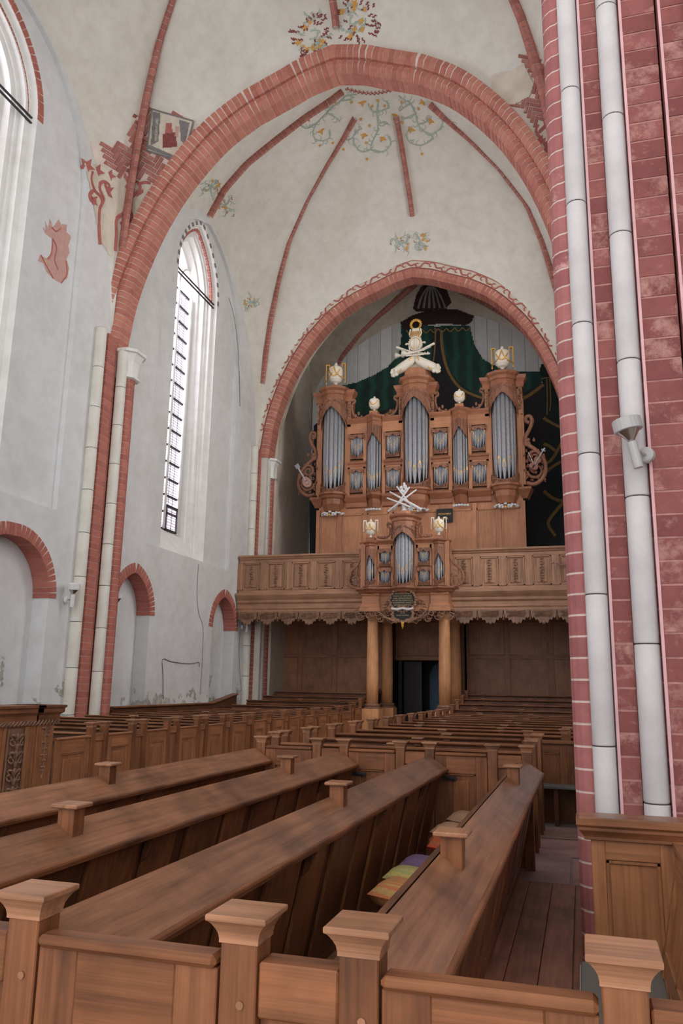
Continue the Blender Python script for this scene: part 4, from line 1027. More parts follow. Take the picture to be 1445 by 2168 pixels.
for (nm, col), y, st, dx in zip(cols, (8.9, 8.1, 7.45, 6.5, 6.08, 5.66), (None, None, (190, 80, 50), None, (164, 164, 108), (200, 122, 80)), (0, -.02, .03, 0, -.02, 0)):
    cushion(y, -1.2 + dx, .455, col, nm, rnd.uniform(-.15, .15), st, rnd.uniform(-.12, .05))
# ------------------------------------------------------------ gallery
GY = 27.0
g = thing('organ_gallery', 'oak organ gallery with carved panels, deep cornice and scalloped valance', 'gallery', (0, GY, 4.1))
def Z(z): return z - 4.1
MB().box(-11.95, 0.25, .1, 5.5, Z(4.35), Z(4.5)).build('gallery_floor', GAL['x'], g)
fr = [(-11.95, 0), (-7.05, 0)], [(-4.2, 0), (0.2, 0)]
for a, b in fr:
    MB().plan([a, b], [(0, 4.45 - 4.1), (.03, .36), (.03, .46), (.06, .5), (.06, .66), (.12, .72), (.12, .80), (.2, .9), (.25, .98), (.25, 1.06), (.05, 1.06), (0, 1.06)]).build('cornice', GAL['x'], g)
    MB().box(a[0], b[0], 0, .2, Z(4.44), Z(5.2)).build('beam', GAL['x'], g)
    MB().box(a[0], b[0], .03, .1, Z(5.12), Z(6.42)).build('parapet_board', GAL['x'], g)
    MB().plan([a, b], [(-.02, 6.40 - 4.1), (.06, 2.31), (.08, 2.36), (.13, 2.40), (.13, 2.46), (-.12, 2.46), (-.12, 2.31)]).build('hand_rail', GAL['x'], g)
    MB().box(a[0], b[0], -.05, .04, Z(5.13), Z(5.28)).build('base_rail', GAL['x'], g, bevel=.01)
    MB().box(a[0], b[0], -.05, .04, Z(6.28), Z(6.4)).build('upper_rail', GAL['x'], g, bevel=.01)
r4 = random.Random(5)
def drop(h, wd):
    mb = MB(); n = int(h / .085)
    for q in range(n):
        z = h / 2 - (q + .5) * h / n
        for sg in (-1, 1):
            mb.blob((sg * wd * r4.uniform(.25, .5), -.02, z + r4.uniform(-.02, .02)), (wd * r4.uniform(.25, .4), .025, .035), 5, 3)
        mb.blob((0, -.035, z + .02), (wd * .22, .03, .03), 5, 3)
    return mb.mesh('carved_drop', CARVD)
drops = [drop(.82, .11) for _ in range(3)]
def gal_panel(xc, wd):
    p = empty('panel', (xc, 0, Z(5.78)), parent=g)
    MB().box(-wd/2, wd/2, -.0, .04, -.5, .5).build('panel_field', GAL['z'], p)
    mo = MB()
    for u0, u1, h0, h1 in ((-wd/2, wd/2, .44, .5), (-wd/2, wd/2, -.5, -.44), (-wd/2, -wd/2 + .06, -.5, .5), (wd/2 - .06, wd/2, -.5, .5)): mo.box(u0, u1, -.045, .02, h0, h1)
    mo.build('panel_moulding', GAL['z'], p, bevel=.012)
    MB().box(-wd/2 + .13, wd/2 - .13, -.03, .02, -.4, .4).build('raised_field', GAL['z'], p, bevel=.014)
    link('carved_drop', r4.choice(drops), p, (0, -.035, 0))
for x0, x1, n in ((-11.93, -7.15, 5), (-4.1, .2, 5)):
    wd = (x1 - x0) / n
    for q in range(n):
        gal_panel(x0 + (q + .5) * wd, wd - .24)
        for xx in ([x0 + q * wd + .005] + ([x1 - .005] if q == n - 1 else [])):
            pl = MB().box(xx - .12, xx + .12, -.07, .03, Z(5.28), Z(6.28)).build('pilaster', GAL['z'], g, bevel=.006)
            MB().box(xx - .035, xx + .035, -.085, -.05, Z(5.28), Z(6.28)).build('fillet', GAL['z'], pl)
# scalloped valance
def valance(x0, x1, n):
    wd = (x1 - x0) / n
    pts = []
    prof = [(0, -.14), (.06, -.20), (.12, -.16), (.18, -.25), (.26, -.22), (.34, -.33), (.42, -.30), (.5, -.36)]
    full = prof + [(1 - x, z) for x, z in reversed(prof[:-1])]
    poly = [(0.01, 0.05)] + [(x * (wd - .06) + .03, z * 1.25) for x, z in full] + [(wd - .01, .05)]
    me = MB().prism(list(reversed(poly)), 'y', -.05, -.01).mesh('valance', CARVD)
    lm = MB()
    for q in range(22): lm.tube([(wd/2 + r4.uniform(-.4, .4) * wd, -.055, r4.uniform(-.2, .02)), (wd/2 + r4.uniform(-.35, .35) * wd, -.075, r4.uniform(-.22, .0)), (wd/2 + r4.uniform(-.4, .4) * wd, -.055, r4.uniform(-.18, .03))], .014, 4)
    lm.blob((wd/2, -.06, -.38), (.06, .03, .06), 6, 4)
    lme = lm.mesh('leaf_relief', CARVD)
    tm = MB().lathe([(.01, 0), (.012, -.06), (.03, -.08), (.022, -.1), (.045, -.2), (.0, -.2)], n=8).mesh('tassel', CARV, True)
    for q in range(n):
        v = link('valance', me, g, (x0 + q * wd, 0, Z(4.44))); link('leaf_relief', lme, v)
        if q < n - 1: link('tassel', tm, g, (x0 + (q + 1) * wd, -.05, Z(4.34)))
valance(-11.95, -7.2, 6); valance(-4.1, .2, 5)
# columns under the gallery
def column(x, y, label, h=4.3, r=.2):
    t = thing('wooden_column', label, 'column', (x, y, 0), group='columns under the gallery')
    MB().box(-.30, .30, -.30, .30, 0, 1.18).build('pedestal', COLW, t, bevel=.01)
    MB().lathe([(.31, 1.18), (.31, 1.23), (.26, 1.25), (.28, 1.29), (.26, 1.33), (.22, 1.35)], n=20).build('base', CARVD, t, smooth=False)
    MB().lathe([(r, 1.34), (r * 1.03, 2.2), (r, 3.0), (r * .92, 4.0), (r * .9, h)], n=22).build('shaft', COLW, t, smooth=True)
    MB().lathe([(r * .95, h - .1), (r * 1.2, h - .05), (r * 1.25, h), (r * 1.25, h + .12)], n=20).build('capital', COLW, t, smooth=False)
column(-6.85, 27.0, 'pale turned wooden column at the gallery front beside the door pews')
column(-4.36, 27.0, 'pale turned wooden column at the gallery front rising behind the middle block')
column(-6.8, 29.0, 'shaded wooden column standing behind the pale one next to the door pews')
column(-4.30, 29.0, 'shaded wooden column behind the pale one of the middle block')
# panelled wall under the gallery
pw = struct('wall_panelling', 'dark oak panelled wall under the organ gallery')
PY = 30.5
MB().box(-12.2, -7.0, PY + .05, PY + .12, 0, 4.5).build('backing', PANW['z'], pw)
MB().box(-4.45, .3, PY + .05, PY + .12, 0, 4.5).build('backing', PANW['z'], pw)
def wall_panels(x0, xs, x1):
    edges = [x0] + xs + [x1]
    for a, b in zip(edges, edges[1:]):
        for h0, h1 in ((1.62, 3.02), (3.12, 4.4), (.3, 1.5)):
            p = MB().box(a + .09, b - .09, PY + .02, PY + .06, h0, h1).build('panel', PANW['z'], pw)
            mo = MB()
            for (u0, u1, z0, z1) in ((a + .07, b - .07, h1 - .04, h1 + .01), (a + .07, b - .07, h0 - .01, h0 + .04), (a + .07, a + .12, h0, h1), (b - .12, b - .07, h0, h1)): mo.box(u0, u1, PY - .015, PY + .05, z0, z1)
            mo.build('panel_moulding', PANW['x'], p, bevel=.012)
    for xx in edges: MB().box(xx - .075, xx + .075, PY, PY + .06, 0, 4.5).build('stile', PANW['z'], pw)
    for h0, h1 in ((3.02, 3.12), (1.5, 1.62), (4.38, 4.5), (0, .3)): MB().box(x0, x1, PY - .003, PY + .058, h0, h1).build('rail', PANW['x'], pw)
wall_panels(-12.15, [-10.72, -9.28], -7.85); wall_panels(-4.1, [-2.6, -1.04], .3)
MB().box(-7.9, -7.0, PY, PY + .1, 0, 4.5).build('plain_panel', PANW['z'], pw); MB().box(-4.5, -4.1, PY, PY + .1, 0, 4.5).build('plain_panel', PANW['z'], pw)
# doorway passage
dw = struct('door_1', 'dark doorway passage under the organ with a leaf standing open')
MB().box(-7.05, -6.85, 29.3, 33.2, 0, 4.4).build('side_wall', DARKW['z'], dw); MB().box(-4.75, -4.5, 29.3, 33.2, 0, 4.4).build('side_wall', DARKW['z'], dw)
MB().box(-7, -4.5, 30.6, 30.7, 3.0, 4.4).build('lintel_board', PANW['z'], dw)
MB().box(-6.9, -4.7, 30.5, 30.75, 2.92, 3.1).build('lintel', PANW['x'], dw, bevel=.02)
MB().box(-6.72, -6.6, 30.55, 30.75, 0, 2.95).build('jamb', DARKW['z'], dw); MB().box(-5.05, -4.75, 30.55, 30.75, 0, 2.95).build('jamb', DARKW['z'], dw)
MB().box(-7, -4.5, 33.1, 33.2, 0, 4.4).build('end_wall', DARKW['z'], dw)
MB().add(*plate([(-5.95, 0), (-5.05, 0), (-5.05, 2.3), (-5.2, 2.75), (-5.5, 2.98), (-5.8, 2.75), (-5.95, 2.4)], [], lambda u, v, w_: (u, 32.95 + w_, v), .08)).build('blue_niche', BLUEW, dw)
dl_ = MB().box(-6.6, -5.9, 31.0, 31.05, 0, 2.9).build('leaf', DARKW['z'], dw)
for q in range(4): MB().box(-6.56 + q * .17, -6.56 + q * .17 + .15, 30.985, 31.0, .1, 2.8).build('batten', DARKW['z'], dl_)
# ------------------------------------------------------------ backdrop painting (flat paint on the boards and tower vault)
BK = ['back']
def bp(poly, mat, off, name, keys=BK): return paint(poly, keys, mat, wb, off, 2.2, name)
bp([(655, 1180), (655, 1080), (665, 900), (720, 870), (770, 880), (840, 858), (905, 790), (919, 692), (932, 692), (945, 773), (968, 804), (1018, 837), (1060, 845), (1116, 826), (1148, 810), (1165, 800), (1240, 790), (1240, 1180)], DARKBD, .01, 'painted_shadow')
bp([(848, 690), (850, 712), (844, 751), (821, 777), (790, 795), (755, 810), (719, 818), (690, 850), (700, 880), (745, 884), (768, 880), (839, 862), (880, 830), (905, 790), (916, 740), (919, 690)], GREEN, .022, 'painted_curtain')
bp([(932, 690), (994, 690), (1003, 729), (1021, 760), (1043, 773), (1087, 786), (1140, 786), (1148, 800), (1145, 817), (1116, 826), (1075, 842), (1018, 840), (999, 832), (968, 806), (945, 775), (934, 730)], GREEN, .022, 'painted_curtain')
bp([(1140, 790), (1145, 772), (1155, 767), (1170, 775), (1185, 795), (1205, 850), (1225, 950), (1225, 1010), (1195, 1060), (1178, 1120), (1166, 1080), (1160, 1040), (1162, 900), (1150, 885), (1152, 820)], GREEND, .022, 'painted_curtain')
def fringe(pts, w0=.13, nm='painted_fringe'):
    mb = MB(); stroke_into(mb, sm(pts, 5), w0, w0 * .8, BK, .035); mb.build(nm, FRINGE, wb)
fringe([(934, 700), (936, 740), (948, 785), (972, 820), (1005, 838), (1030, 845)]); fringe([(922, 695), (918, 760), (905, 800)], .07)
fringe([(1085, 850), (1115, 840), (1150, 815)], .16); fringe([(745, 895), (790, 890), (835, 868)], .15)
for pts in ([(1157, 802), (1158, 850), (1157, 880)], [(1163, 802), (1165, 850), (1163, 870)], [(1145, 803), (1160, 800), (1180, 805)]): fringe(pts, .05, 'painted_cord')
for pts in ([(1150, 885), (1165, 895), (1185, 905)], [(1150, 940), (1162, 945), (1175, 955)], [(1155, 1000), (1175, 985), (1195, 975)], [(1150, 1040), (1170, 1055), (1190, 1060), (1200, 1045)], [(1195, 1060), (1170, 1090), (1160, 1110), (1175, 1135)], [(1150, 985), (1170, 970), (1192, 930)]): fringe(pts, .14)
cornp = [(846, 682), (870, 668), (900, 658), (935, 652), (970, 655), (1003, 668), (998, 682), (985, 690), (940, 685), (880, 692), (855, 700)]
paint(cornp, ['back', 'tower'], BROWNC, wb, .04, 2, 'painted_tester')
for q in range(8):
    mb = MB(); stroke_into(mb, sm([(860 + q * 17, 700 - q * .8), (868 + q * 17, 708 - q), (877 + q * 17, 699 - q * .8)], 3), .05, .05, BK, .05); mb.build('painted_swag', FRINGE, wb)
can = [(874, 652), (880, 625), (892, 605), (910, 598), (928, 600), (945, 612), (956, 640), (945, 650), (925, 655), (900, 660), (880, 660)]
paint(can, ['tower', 'back'], BROWNC, tw, .02, 1.8, 'painted_canopy')
mb = MB()
for q in range(6): stroke_into(mb, sm([(913, 600), (895 + q * 7, 620), (884 + q * 12, 652)], 4), .06, .12, ['tower', 'back'], .03)
mb.build('painted_canopy_rib', P_GREY, tw)
paint([(905, 588), (920, 582), (922, 600), (908, 602)], ['tower', 'back'], BROWNC, tw, .03, 1.5, 'painted_finial')
# ------------------------------------------------------------ organ
def mir(name, fn, parent):
    """build fn(sign) for both sides"""
    for sg in (-1, 1): fn(sg)
def plan_half_oct(cx, cy, R, n=5):
    """points of a rounded (polygonal) front, from left to right, bulging towards -y"""
    return [(cx + R * math.cos(PI + PI * q / n), cy + R * math.sin(PI + PI * q / n)) for q in range(n + 1)]
_pipe = {}
def pipe_mesh(r, h, foot, nseg=12):
    kx = (round(r, 3), round(h, 2), round(foot, 2))
    if kx not in _pipe:
        _pipe[kx] = MB().lathe([(r * .25, 0), (r * .3, .02), (r, foot), (r, h), (r * .9, h + .005), (r * .2, h + .005)], n=nseg).mesh('pipe', TIN, True)
    return _pipe[kx]
def pipe(parent, x, y, zb, zt, r, foot, ang=-PI/2, mouth=True):
    h = zt - zb; p = link('pipe', pipe_mesh(r, h, foot), parent, (x, y, zb)); p.rotation_euler = (0, 0, ang + PI / 2)
    if mouth:
        w_ = r * .78; hh = r * 3.6; rr = r * 1.05; mb = MB()
        pts = [(-w_, 0), (w_, 0), (w_ * .95, hh * .35), (w_ * .55, hh * .75), (0, hh), (-w_ * .55, hh * .75), (-w_ * .95, hh * .35)]
        mb.add([(px, -math.sqrt(max(0, rr*rr - px*px)) - .003, foot + .05 + pz) for px, pz in pts], [(0, 1, 2, 6), (2, 3, 5, 6), (3, 4, 5)])
        mb.build('gilded_mouth', GOLD, p)
        mb = MB(); mb.add([(px, -math.sqrt(max(0, rr*rr - px*px)) - .005, foot + .05 + pz) for px, pz in ((-w_, -r * .35), (w_, -r * .35), (w_, 0), (-w_, 0))], [(0, 1, 2, 3)])
        mb.build('mouth_slit', SLIT, p)
    return p
def fret(parent, pts_fn, n, name='fretwork', rad=.02, seed=1, w_=0.8, h=.25, y=0):
    rr = random.Random(seed); mb = MB()
    for q in range(n):
        x0 = (q + .5) / n * w_ - w_ / 2; z0 = pts_fn(x0 / (w_ / 2)) if pts_fn else 0
        for kk in range(2):
            sg = rr.choice((-1, 1)); r0 = rr.uniform(.3, .5) * w_ / n * 1.2
            c = (x0 + rr.uniform(-.2, .2) * w_ / n, z0 - rr.uniform(.15, .85) * h)
            mb.tube([(c[0] + sg * r0 * (1 - i / 12) * math.cos(i * .75), y - .01, c[1] + r0 * (1 - i / 12) * math.sin(i * .75)) for i in range(10)], rad, 4, rad * .5)
    return mb.build(name, CARV, parent)
def round_tower(parent, cx, cy, R, zbase, zpb, zpt, zcap, npipe, rp, foot, prefix_seed, mouth=True, wood_=ORGR):
    t = empty('tower', (cx, cy, 0), parent=parent)
    # pipes on a half circle; the middle one stands lowest
    for q in range(npipe):
        a = PI + PI * (q + .5) / npipe; dz = abs(q - (npipe - 1) / 2) / ((npipe - 1) / 2)
        pipe(t, (R - rp - .03) * math.cos(a), (R - rp - .03) * math.sin(a), zpb + .28 * dz ** 1.4 * R / .46, zpt + .1, rp * (1.08 - .16 * dz), foot + .02 + .34 * dz ** 1.2 * R / .46, a, mouth)
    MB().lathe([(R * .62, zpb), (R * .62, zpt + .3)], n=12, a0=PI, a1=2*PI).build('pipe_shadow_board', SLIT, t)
    # carved drapery: two tied back curtains over the pipe tops
    for sg in (-1, 1):
        rows = []
        for i in range(13):
            f = i / 12; a = -PI/2 + sg * f * PI * .5; rad = R + .025 + .012 * math.sin(i * 2.4)
            zl = zpt - .02 - (zpt - zpb) * .27 * f ** 1.25
            rows.append([(rad * math.cos(a), rad * math.sin(a), zpt + (zcap - zpt) * .45), ((rad + .02) * math.cos(a), (rad + .02) * math.sin(a), (zpt + zl) / 2 + .05), ((rad + .03) * math.cos(a), (rad + .03) * math.sin(a), zl)])
        MB().loft(rows, False, False).build('carved_drapery', CARV, t, smooth=True)
        mb = MB()
        for i in range(6):
            f0 = .05 + i * .14; P_ = []
            for j in range(6):
                f = f0 + (1 - f0) * j / 6 * .9; a = -PI/2 + sg * f * PI * .5; zl = zpt + (zcap - zpt) * .3 - (zpt - zpb) * .25 * (f ** 1.2) * (j / 5) - .02 * i
                P_.append(((R + .05) * math.cos(a), (R + .05) * math.sin(a), zl))
            mb.tube(P_, .014 * R / .46, 4)
        mb.build('drapery_fold', CARV, t)
    MB().blob((0, -R - .05, zpt + .06), (.05, .03, .06)).build('drapery_knot', CARVD, t)
    # cornice cap
    pl = plan_half_oct(0, 0, R + .05)
    pl = [(-R - .06, R * .9)] + pl + [(R + .06, R * .9)]
    H = zcap - zpt
    MB().plan(list(pl), [(0, zpt + H * .35), (.0, zpt + H * .62), (.04, zpt + H * .66), (.05, zpt + H * .8), (.13, zpt + H * .9), (.15, zpt + H), (-.1, zpt + H), (-R, zpt + H)]).build('tower_cornice', wood_['x'], t)
    # carved foot and base moulding
    rows = []
    for i in range(13):
        a = PI + PI * i / 12; d = abs(i - 6) / 6; rows.append([((R + .01) * math.cos(a), (R + .01) * math.sin(a), zpb - .12), ((R + .03) * math.cos(a), (R + .03) * math.sin(a), zpb + .02 + .38 * d ** 1.6 * R / .46)])
    MB().loft(rows, False, False).build('foot_carving', CARV, t)
    rr = random.Random(prefix_seed); mb = MB()
    for q in range(9):
        a = PI + PI * (q + .5) / 9; d = abs(q - 4) / 4
        for kk in range(3):
            z_ = zpb - .08 + rr.uniform(0, .1 + .3 * d ** 1.6); aa = a + rr.uniform(-.12, .12)
            mb.tube([((R + .04) * math.cos(aa + .07 * math.cos(i * .8)), (R + .04) * math.sin(aa + .07 * math.cos(i * .8)), z_ + .04 * math.sin(i * .8)) for i in range(8)], .014 * R / .46, 4)
    mb.build('foot_scroll', CARV, t, kind='stuff')
    hb = zpb - .1 - zbase
    pl2 = [(-R - .05, R * .9)] + plan_half_oct(0, 0, R + .02) + [(R + .05, R * .9)]
    MB().plan(pl2, [(-R * .95, zbase), (-R * .35, zbase + hb * .08), (-.1, zbase + hb * .3), (-.06, zbase + hb * .42), (-.06, zbase + hb * .68), (.0, zbase + hb * .74), (.04, zbase + hb * .86), (.1, zbase + hb * .9), (.1, zbase + hb), (0, zbase + hb), (-R, zbase + hb)]).build('tower_base', wood_['x'], t)
    return t
def vee_tower(parent, cx, cy, hw, dep, zbase, zpb, zpt, zcap, npipe, rp, foot):
    t = empty('pointed_tower', (cx, cy, 0), parent=parent)
    vp = lambda f: (-hw + 2 * hw * f, -dep * (1 - abs(2 * f - 1)))
    for q in range(npipe):
        f = (q + .5) / npipe; x, y = vp(f); d = abs(2 * f - 1)
        pipe(t, x, y + .03, zpb + .16 * d, zpt + .05, rp * (1.1 - .25 * d), foot + .18 * d, -PI/2 + (f - .5) * .9)
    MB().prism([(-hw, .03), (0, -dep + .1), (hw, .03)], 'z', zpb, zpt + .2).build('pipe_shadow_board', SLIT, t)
    for sg in (-1, 1):
        rows = []
        for i in range(9):
            f = i / 8; x = sg * hw * 1.06 * f; y = -dep * 1.15 * (1 - f) - .06 - .012 * math.sin(i * 2.2)
            rows.append([(x, y, zpt + (zcap - zpt) * .4), (x, y - .02, zpt - .05 - .42 * f ** 1.2)])
        MB().loft(rows, False, False).build('carved_drapery', CARV, t)
        rows = [[(sg * hw * f, -dep * (1 - f) - .05, zpb - .12), (sg * hw * f, -dep * (1 - f) - .05, zpb + .0 + .22 * f)] for f in [i / 6 for i in range(7)]]
        MB().loft(rows, False, False).build('foot_carving', CARV, t)
        mb = MB(); rr = random.Random(4 + sg)
        for q in range(5):
            f = (q + .5) / 5; x = sg * hw * f; y = -dep * (1 - f) - .07; z_ = zpb - .03 + .12 * f
            mb.tube([(x + .05 * math.cos(i * .8), y, z_ + .05 * math.sin(i * .8)) for i in range(8)], .013, 4)
        mb.build('foot_scroll', CARV, t, kind='stuff')
    pl = [(-hw - .18, .12), (-hw - .06, .0), (0, -dep - .04), (hw + .06, .0), (hw + .18, .12)]
    H = zcap - zpt
    MB().plan(pl, [(0, zpt + H * .3), (0, zpt + H * .62), (.03, zpt + H * .68), (.04, zpt + H * .8), (.11, zpt + H * .92), (.12, zpt + H), (-.3, zpt + H)]).build('tower_cornice', ORGR['x'], t)
    hb = zpb - .1 - zbase
    MB().plan(pl, [(-.3, zbase), (-.12, zbase + hb * .1), (-.08, zbase + hb * .4), (-.08, zbase + hb * .66), (-.02, zbase + hb * .74), (.08, zbase + hb * .9), (.08, zbase + hb), (-.3, zbase + hb)]).build('tower_base', ORGR['x'], t)
    return t
def pipe_field(parent, xc, y, hw, zb, zt, n, gold=True, seed=1):
    t = empty('pipe_field', (xc, y, 0), parent=parent)
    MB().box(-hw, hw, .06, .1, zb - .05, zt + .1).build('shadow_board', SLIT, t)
    rp = hw / n * .98
    for q in range(n):
        d = abs(q - (n - 1) / 2) / ((n - 1) / 2); x = -hw + (q + .5) * 2 * hw / n
        p = pipe(t, x, .02, zb + .18 * d * hw / .27, zt - .02 - .12 * d * hw / .27, rp * .98, (.26 + .2 * d) * hw / .27, -PI/2, gold)
    # carved swag above, pierced carving below
    for sg in (-1, 1):
        kq = hw / .27
        rows = [[(sg * hw * 1.1 * f, -.04 - .02 * math.sin(f * 6), zt + .06), (sg * hw * 1.1 * f, -.055 - .02 * math.sin(f * 6 + 1), zt + (-.02 - .07 * math.sin(PI * min(1, f * 1.05)) - .05 * f) * kq)] for f in [i / 8 for i in range(9)]]
        MB().loft(rows, False, False).build('carved_swag', CARV, t)
        MB().tube([(sg * hw * 1.12, -.05, zt + .05), (sg * hw * 1.14, -.06, zt - .08 * hw / .27), (sg * hw * 1.1, -.05, zt - .2 * hw / .27)], .03 * hw / .27, 5, .012).build('carved_tail', CARV, t)
        MB().add([(sg * hw, -.03, zb - .05), (0, -.03, zb - .05), (0, -.03, zb + .01), (sg * hw, -.03, zb + .2 * hw / .27)], [(0, 1, 2, 3)]).build('foot_board', CARV, t)
    mb = MB(); rr = random.Random(seed)
    for q in range(6):
        x = -hw + (q + .5) * hw / 3; d = abs(x / hw)
        for kk in range(2):
            z_ = zb - .02 + rr.uniform(0, .05 + .15 * d) * hw / .27
            mb.tube([(x + .035 * math.cos(i * .8), -.045, z_ + .035 * math.sin(i * .8)) for i in range(8)], .01, 4)
    mb.build('foot_scroll', CARV, t, kind='stuff')
    return t
def s_scroll(mb, pts, r0, r1, y=0): mb.tube([(p[0], y, p[1]) for p in sm(pts, 4)], r0, 6, r1)

OZ = 4.5; OY = 28.8
org = thing('church_organ', 'large carved oak church organ with grey pipes and gilded mouths', 'organ', (XC, OY, OZ))
def oz(z): return z - OZ
# lower case with panels
MB().box(-3.9, 3.9, .12, 1.5, 0, oz(8.9)).build('lower_case', ORG['z'], org)
xs = [-3.9, -3.0, -2.0, -1.0, 1.0, 2.15, 3.05, 3.9]
for a, b in zip(xs, xs[1:]):
    p = MB().box(a + .1, b - .1, .06, .12, .5, oz(8.35)).build('case_panel', ORG['z'], org)
    mo = MB()
    for (u0, u1, h0, h1) in ((a + .08, b - .08, oz(8.32), oz(8.4)), (a + .08, a + .13, .5, oz(8.4)), (b - .13, b - .08, .5, oz(8.4))): mo.box(u0, u1, .03, .11, h0, h1)
    mo.build('panel_moulding', ORG['z'], p, bevel=.01)
for xx in xs: MB().box(xx - .08, xx + .08, .04, .13, 0, oz(8.6)).build('case_stile', ORG['z'], org)
# upper case body
MB().box(-3.85, 3.85, .18, 1.5, oz(8.8), oz(12.1)).build('upper_case', ORG['z'], org)
for sg in (-1, 1):
    for a, b in ((3.79, 3.95), (2.63, 2.85), (1.97, 2.1), (1.22, 1.36), (.5, .62)):
        MB().box(sg * a, sg * b, .0, .2, oz(8.9), oz(12.9 if a > 3.5 or a < .6 or abs(a - 2.63) < .01 else 12.05)).build('case_post', ORG['z'], org)
R_T = .47
YT = .05
tl = []
for cx, zt_, zc_ in ((-3.31, 12.68, 13.48), (0, 12.78, 13.62), (3.31, 12.68, 13.48)):
    t = round_tower(org, cx, YT, R_T + (.03 if cx == 0 else 0), oz(8.42), oz(9.30), oz(zt_), oz(zc_), 7, .083, .42, int(cx * 3) + 20)
    MB().box(cx - .52, cx + .52, .1, 1.2, oz(12.0), oz(13.4)).build('tower_body', ORGR['z'], org)
    for sg in (-1, 1):
        bx_ = cx + sg * .62
        q = MB().box(bx_ - .07, bx_ + .07, -.02, .6, oz(11.9 if cx == 0 else 11.9), oz(13.0)).build('tower_pilaster', ORG['z'], org)
        mb = MB()
        for kk in range(7): mb.blob((bx_ + .03 * math.sin(kk * 2), -.05, oz(12.85) - kk * .12), (.055, .04, .06), 6, 3)
        mb.build('carved_drop', CARVD, q)
        MB().plan([(bx_ - sg * .0 - .12, .3), (bx_ - .12, -.05), (bx_ + .12, -.05), (bx_ + .12, .3)], [(0, oz(12.95)), (.02, oz(13.0)), (.02, oz(13.15)), (.1, oz(13.28)), (.13, oz(13.4)), (-.1, oz(13.4))]).build('side_cornice', ORGR['x'], q)
        # white carved pendant below
    mb = MB()
    for kk in range(11):
        a = PI + PI * kk / 10; mb.blob((cx + .4 * math.cos(a), YT + .4 * math.sin(a), oz(8.40) + .03 * math.cos(kk * 2.5)), (.07, .06, .045), 6, 4)
    for kk in range(5): mb.blob((cx - .2 + kk * .1, YT - .36, oz(8.33) - .03 * (1 - abs(kk - 2) / 2)), (.06, .05, .05), 6, 4)
    mb.build('silvered_pendant', SILV, org); MB().blob((cx, YT - .42, oz(8.31)), (.06, .04, .05)).build('gilded_flower', GOLD, org)
for cx in (-1.67, 1.67):
    vee_tower(org, cx, .05, .27, .26, oz(8.55), oz(9.22), oz(11.55), oz(12.28), 6, .052, .3)
    mb = MB()
    for kk in range(6): mb.blob((cx - .25 + kk * .1, -.08 - .05 * (2.5 - abs(kk - 2.5)), oz(8.5)), (.07, .05, .05), 6, 4)
    mb.build('silvered_pendant', SILV, org)
for cx in (-2.36, -.92, .92, 2.36):
    pipe_field(org, cx, .02, .265, oz(10.62), oz(11.5), 9, True, int(cx * 10) + 50); pipe_field(org, cx, .02, .265, oz(9.27), oz(10.12), 9, True, int(cx * 10) + 90)
    MB().plan([(cx - .36, .02), (cx + .36, .02)], [(0, oz(10.22)), (.03, oz(10.24)), (.03, oz(10.34)), (.07, oz(10.38)), (.09, oz(10.45)), (.0, oz(10.45))]).build('middle_rail', ORGR['x'], org)
    MB().box(cx - .36, cx + .36, .0, .2, oz(10.16), oz(10.46)).build('middle_board', ORG['x'], org)
    MB().box(cx - .40, cx + .40, -.02, .2, oz(11.6), oz(12.1)).build('frieze', ORG['x'], org)
    MB().plan([(cx - .42, -.02), (cx + .42, -.02)], [(0, oz(12.0)), (.02, oz(12.05)), (.08, oz(12.15)), (.1, oz(12.2)), (-.5, oz(12.2))]).build('field_cornice', ORGR['x'], org)
    MB().plan([(cx - .42, .0), (cx + .42, .0)], [(-.1, oz(8.62)), (-.04, oz(8.66)), (-.04, oz(8.82)), (.02, oz(8.9)), (.1, oz(9.02)), (.12, oz(9.1)), (-.2, oz(9.1))]).build('field_base', ORGR['x'], org)
